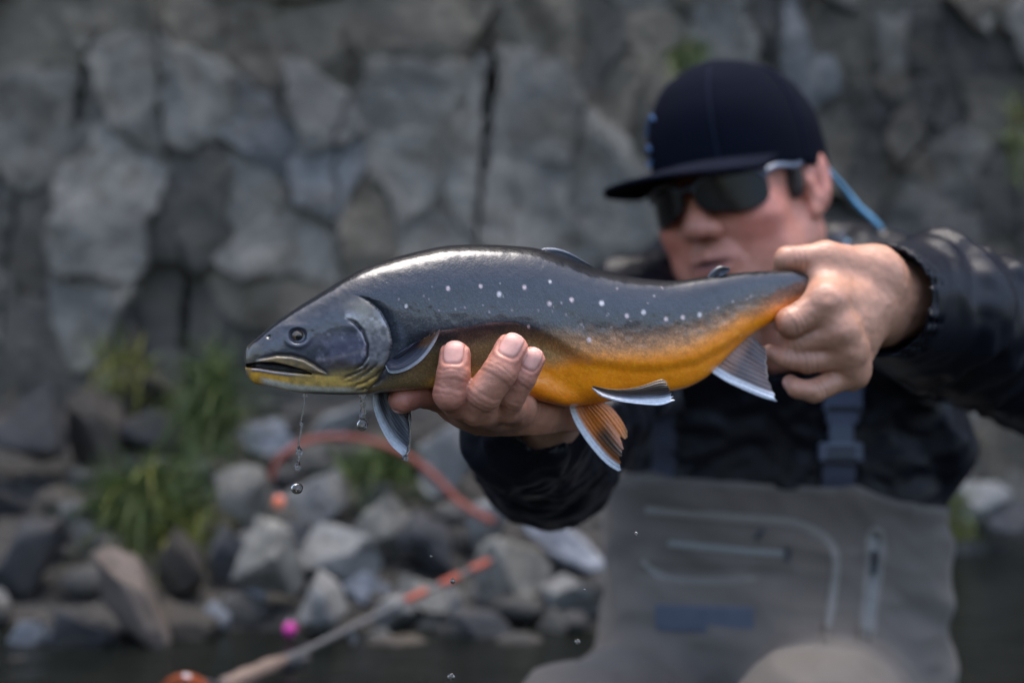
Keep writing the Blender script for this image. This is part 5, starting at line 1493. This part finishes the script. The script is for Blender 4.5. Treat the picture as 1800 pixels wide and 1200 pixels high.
# ---------------- waders
MAT_WADER = cloth_material('taupe_wader', (0.118, 0.104, 0.092), weave=1500, rough=0.72, sheen=0.1, var=0.10)
wd = SDF((-0.02, 1.05, -0.35), (0.72, 1.86, 0.48), 0.0048)
wd.rbox(P(1358, 980, 1.535), (0.200, 0.130, 0.30), 0.10)
wd.cone(P(1290, 1120, 1.50), P(1420, 1120, 1.50), 0.13, 0.13, 0.05)
for hp, kn, r0, r1 in ((HIPL, KNL, 0.105, 0.086), (HIPR, KNR, 0.10, 0.066)):
    wd.cone(hp, kn, r0, r1, 0.035); wd.cone(kn, kn + np.array([0.0, 0.12, -0.42]), r1, 0.07, 0.02)
def wtop(p):
    x_, _y = proj(np.maximum(p, 1e-3)); edge = np.interp(x_, [1000,1060,1150,1300,1450,1510,1570,1620,1660,1700], [905,862,838,848,856,858,878,892,897,899])
    zed = CZ - (edge-600)/FPX*1.42
    back = ss(1.50, 1.60, p[..., 1]); return p[..., 2] - (zed - 0.03*back)
wd.cut(wtop)
Vwd, Fwd = wd.mesh(); Vwd = relax(Vwd, Fwd, 1, 0.4); nw = vnormals(Vwd, Fwd)
wf = 0.0080*fbm(np.stack([Vwd[:, 0]*7, Vwd[:, 1]*7, Vwd[:, 2]*12], -1), 3, 51) + 0.0055*ridged(np.stack([Vwd[:, 0]*10+Vwd[:, 2]*9, Vwd[:, 1]*10, Vwd[:, 2]*14], -1), 2, 53)
wx, wy = proj(Vwd)
wf += 0.0022*np.sin((wy - 0.55*wx)/17 + 2*fbm(Vwd*9, 2, 8))*ss(1560, 1610, wx)*(1-ss(1080, 1140, wy))
wf += -0.006*np.exp(-((wy-1005-0.02*(wx-1200))/12)**2)*ss(1100, 1160, wx)*(1-ss(1330, 1420, wx))
Vwd = Vwd + nw*wf[:, None]
waders = mesh_obj('waders', Vwd, Fwd, MAT_WADER, person)
BV_W = BVHTree.FromPolygons([tuple(v) for v in Vwd], Fwd.tolist())
BV_J = BVHTree.FromPolygons([tuple(v) for v in Vj], Fj.tolist())
def hit(bvh, x_, y_, lift=0.0, fb=1.40):
    o_ = Vector((0, 0, CZ)); dr = (Vector(P(x_, y_, 1.0))-o_).normalized()
    h = bvh.ray_cast(o_, dr)
    p_ = np.array(h[0]) if h[0] is not None else P(x_, y_, fb)
    return p_ - np.array(dr)*lift
def strip(name, pts, bvh, width, mat, parent, lift=0.0006, n=60, thick=0.0009, flatn=True):
    """flat raised tape following the cloth"""
    c2 = spline([(x_, y_, 0) for x_, y_ in pts], n)
    c3 = np.array([hit(bvh, a_, b_, lift) for a_, b_, _ in c2])
    for _k in range(3): c3[1:-1] = (c3[:-2]+2*c3[1:-1]+c3[2:])/4
    tan_ = np.gradient(c3, axis=0); tan_ /= np.linalg.norm(tan_, axis=1, keepdims=True)
    out_ = np.array([0, -1.0, 0.05]); sd_ = np.cross(tan_, out_); sd_ /= np.linalg.norm(sd_, axis=1, keepdims=True); no = np.cross(sd_, tan_)
    prof_ = [(-0.5, -0.8), (-0.5, 0.6), (-0.36, 1.0), (0.36, 1.0), (0.5, 0.6), (0.5, -0.8)]
    V_ = np.concatenate([np.array([c3[i_] + sd_[i_]*width*a_ + no[i_]*thick*(b_) for a_, b_ in prof_]) for i_ in range(n)])
    if (no[n//2] @ np.array([0, -1, 0])) < 0:
        V_ = np.concatenate([np.array([c3[i_] + sd_[i_]*width*a_ - no[i_]*thick*(b_) for a_, b_ in prof_]) for i_ in range(n)])
    m_ = len(prof_); F_ = [(i_*m_+j_, i_*m_+(j_+1) % m_, (i_+1)*m_+(j_+1) % m_, (i_+1)*m_+j_) for i_ in range(n-1) for j_ in range(m_)]
    F_ += [tuple(range(m_)), tuple((n-1)*m_+j_ for j_ in range(m_))]
    return mesh_obj(name, V_, F_, mat, parent, smooth=False)
MAT_TAPE = plain('seam_tape', (0.165, 0.155, 0.14), 0.55, var=0.08, scale=120)
MAT_ZIP = plain('zip_grey', (0.19, 0.20, 0.195), 0.4, var=0.25, scale=500, bumps=0.0004)
MAT_PULL = plain('dark_pull', (0.02, 0.022, 0.028), 0.5, var=0.2)
strip('pocket_tape', [(1135,896),(1200,902),(1300,911),(1385,917),(1432,932),(1462,958),(1470,990),(1465,1040),(1457,1090),(1450,1132)], BV_W, 0.0085, MAT_TAPE, waders, n=90)
strip('zip', [(1175,955),(1250,962),(1320,969),(1384,973)], BV_W, 0.0060, MAT_ZIP, waders, n=40)
strip('pocket_tape', [(1130,985),(1150,1005),(1180,1018),(1250,1022),(1330,1018)], BV_W, 0.0065, MAT_TAPE, waders, n=50)
strip('pocket_tape', [(1512,1128),(1520,1050),(1526,980),(1528,945),(1536,930),(1548,934),(1552,950),(1548,1000),(1540,1060),(1532,1130)], BV_W, 0.0058, MAT_TAPE, waders, n=90)
strip('zip', [(1537,945),(1537,1000),(1529,1070),(1522,1125)], BV_W, 0.0050, MAT_ZIP, waders, n=50)
strip('hem', [(1125,845),(1200,846),(1300,854),(1440,862),(1470,864)], BV_W, 0.0075, plain('hem_tape', (0.14, 0.125, 0.112), 0.6), waders, n=60)
strip('zipper_pull', [(1386,962),(1384,985)], BV_W, 0.0060, MAT_PULL, waders, lift=0.003, n=10, thick=0.0025)
strip('zipper_pull', [(1342,928),(1330,946)], BV_W, 0.0052, MAT_PULL, waders, lift=0.003, n=10, thick=0.0025)
strip('zipper_pull', [(1538,968),(1535,1008)], BV_W, 0.0070, MAT_PULL, waders, lift=0.003, n=12, thick=0.0025)
o = strip('patch', [(1152,1084),(1200,1086),(1260,1088),(1325,1090)], BV_W, 0.0285, plain('blue_patch', (0.060, 0.072, 0.105), 0.5, var=0.12), waders, n=40, thick=0.0010); o['label'] = 'muted blue rectangular patch on the bib'
# shoulder straps with the side release buckle
MAT_STRAP = cloth_material('strap_webbing', (0.050, 0.056, 0.085), weave=3000, rough=0.6)
MAT_BUCK = plain('buckle_plastic', (0.085, 0.105, 0.155), 0.38, var=0.08)
MAT_BUCK2 = plain('buckle_plastic_pale', (0.10, 0.125, 0.175), 0.38, var=0.06)
strip('strap', [(1500,520),(1494,600),(1486,690),(1482,730)], BV_J, 0.040, MAT_STRAP, waders, lift=0.003, n=40, thick=0.0015)
strip('strap', [(1478,790),(1475,830),(1473,885)], BV_J, 0.036, MAT_STRAP, waders, lift=0.006, n=30, thick=0.0015)
strip('strap', [(1185,560),(1180,640),(1175,740),(1172,860)], BV_J, 0.034, MAT_STRAP, waders, lift=0.003, n=40, thick=0.0015)
bpx = hit(BV_J, 1480, 740, 0.006)
def bpart(dx, dz, hw, hh, hd, mat, name, par, dy=0.0):
    V_, F_ = box(bpx + np.array([dx, dy, dz]), (hw, hd, hh), bevel=min(hw, hh, hd)*0.45); return mesh_obj(name, V_, F_, mat, par, smooth=False)
s14 = 1.40/FPX
buckle = bpart(1*s14, 40*s14, 34*s14, 22*s14, 0.0040, MAT_BUCK, 'buckle', waders)
bpart(1*s14, 22*s14, 27*s14, 5*s14, 0.0012, MAT_PULL, 'slot', buckle, -0.0040)
bpart(0, 8*s14, 28*s14, 12*s14, 0.0036, MAT_BUCK, 'prong_frame', buckle)
bpart(-2*s14, -22*s14, 21*s14, 24*s14, 0.0032, MAT_BUCK2, 'prong', buckle)
bpart(-3*s14, -54*s14, 38*s14, 16*s14, 0.0046, MAT_BUCK2, 'socket', buckle)
bpart(-3*s14, -49*s14, 26*s14, 3*s14, 0.0012, MAT_PULL, 'slot', buckle, -0.0046)
bpart(-3*s14, -63*s14, 26*s14, 3*s14, 0.0012, MAT_PULL, 'slot', buckle, -0.0046)
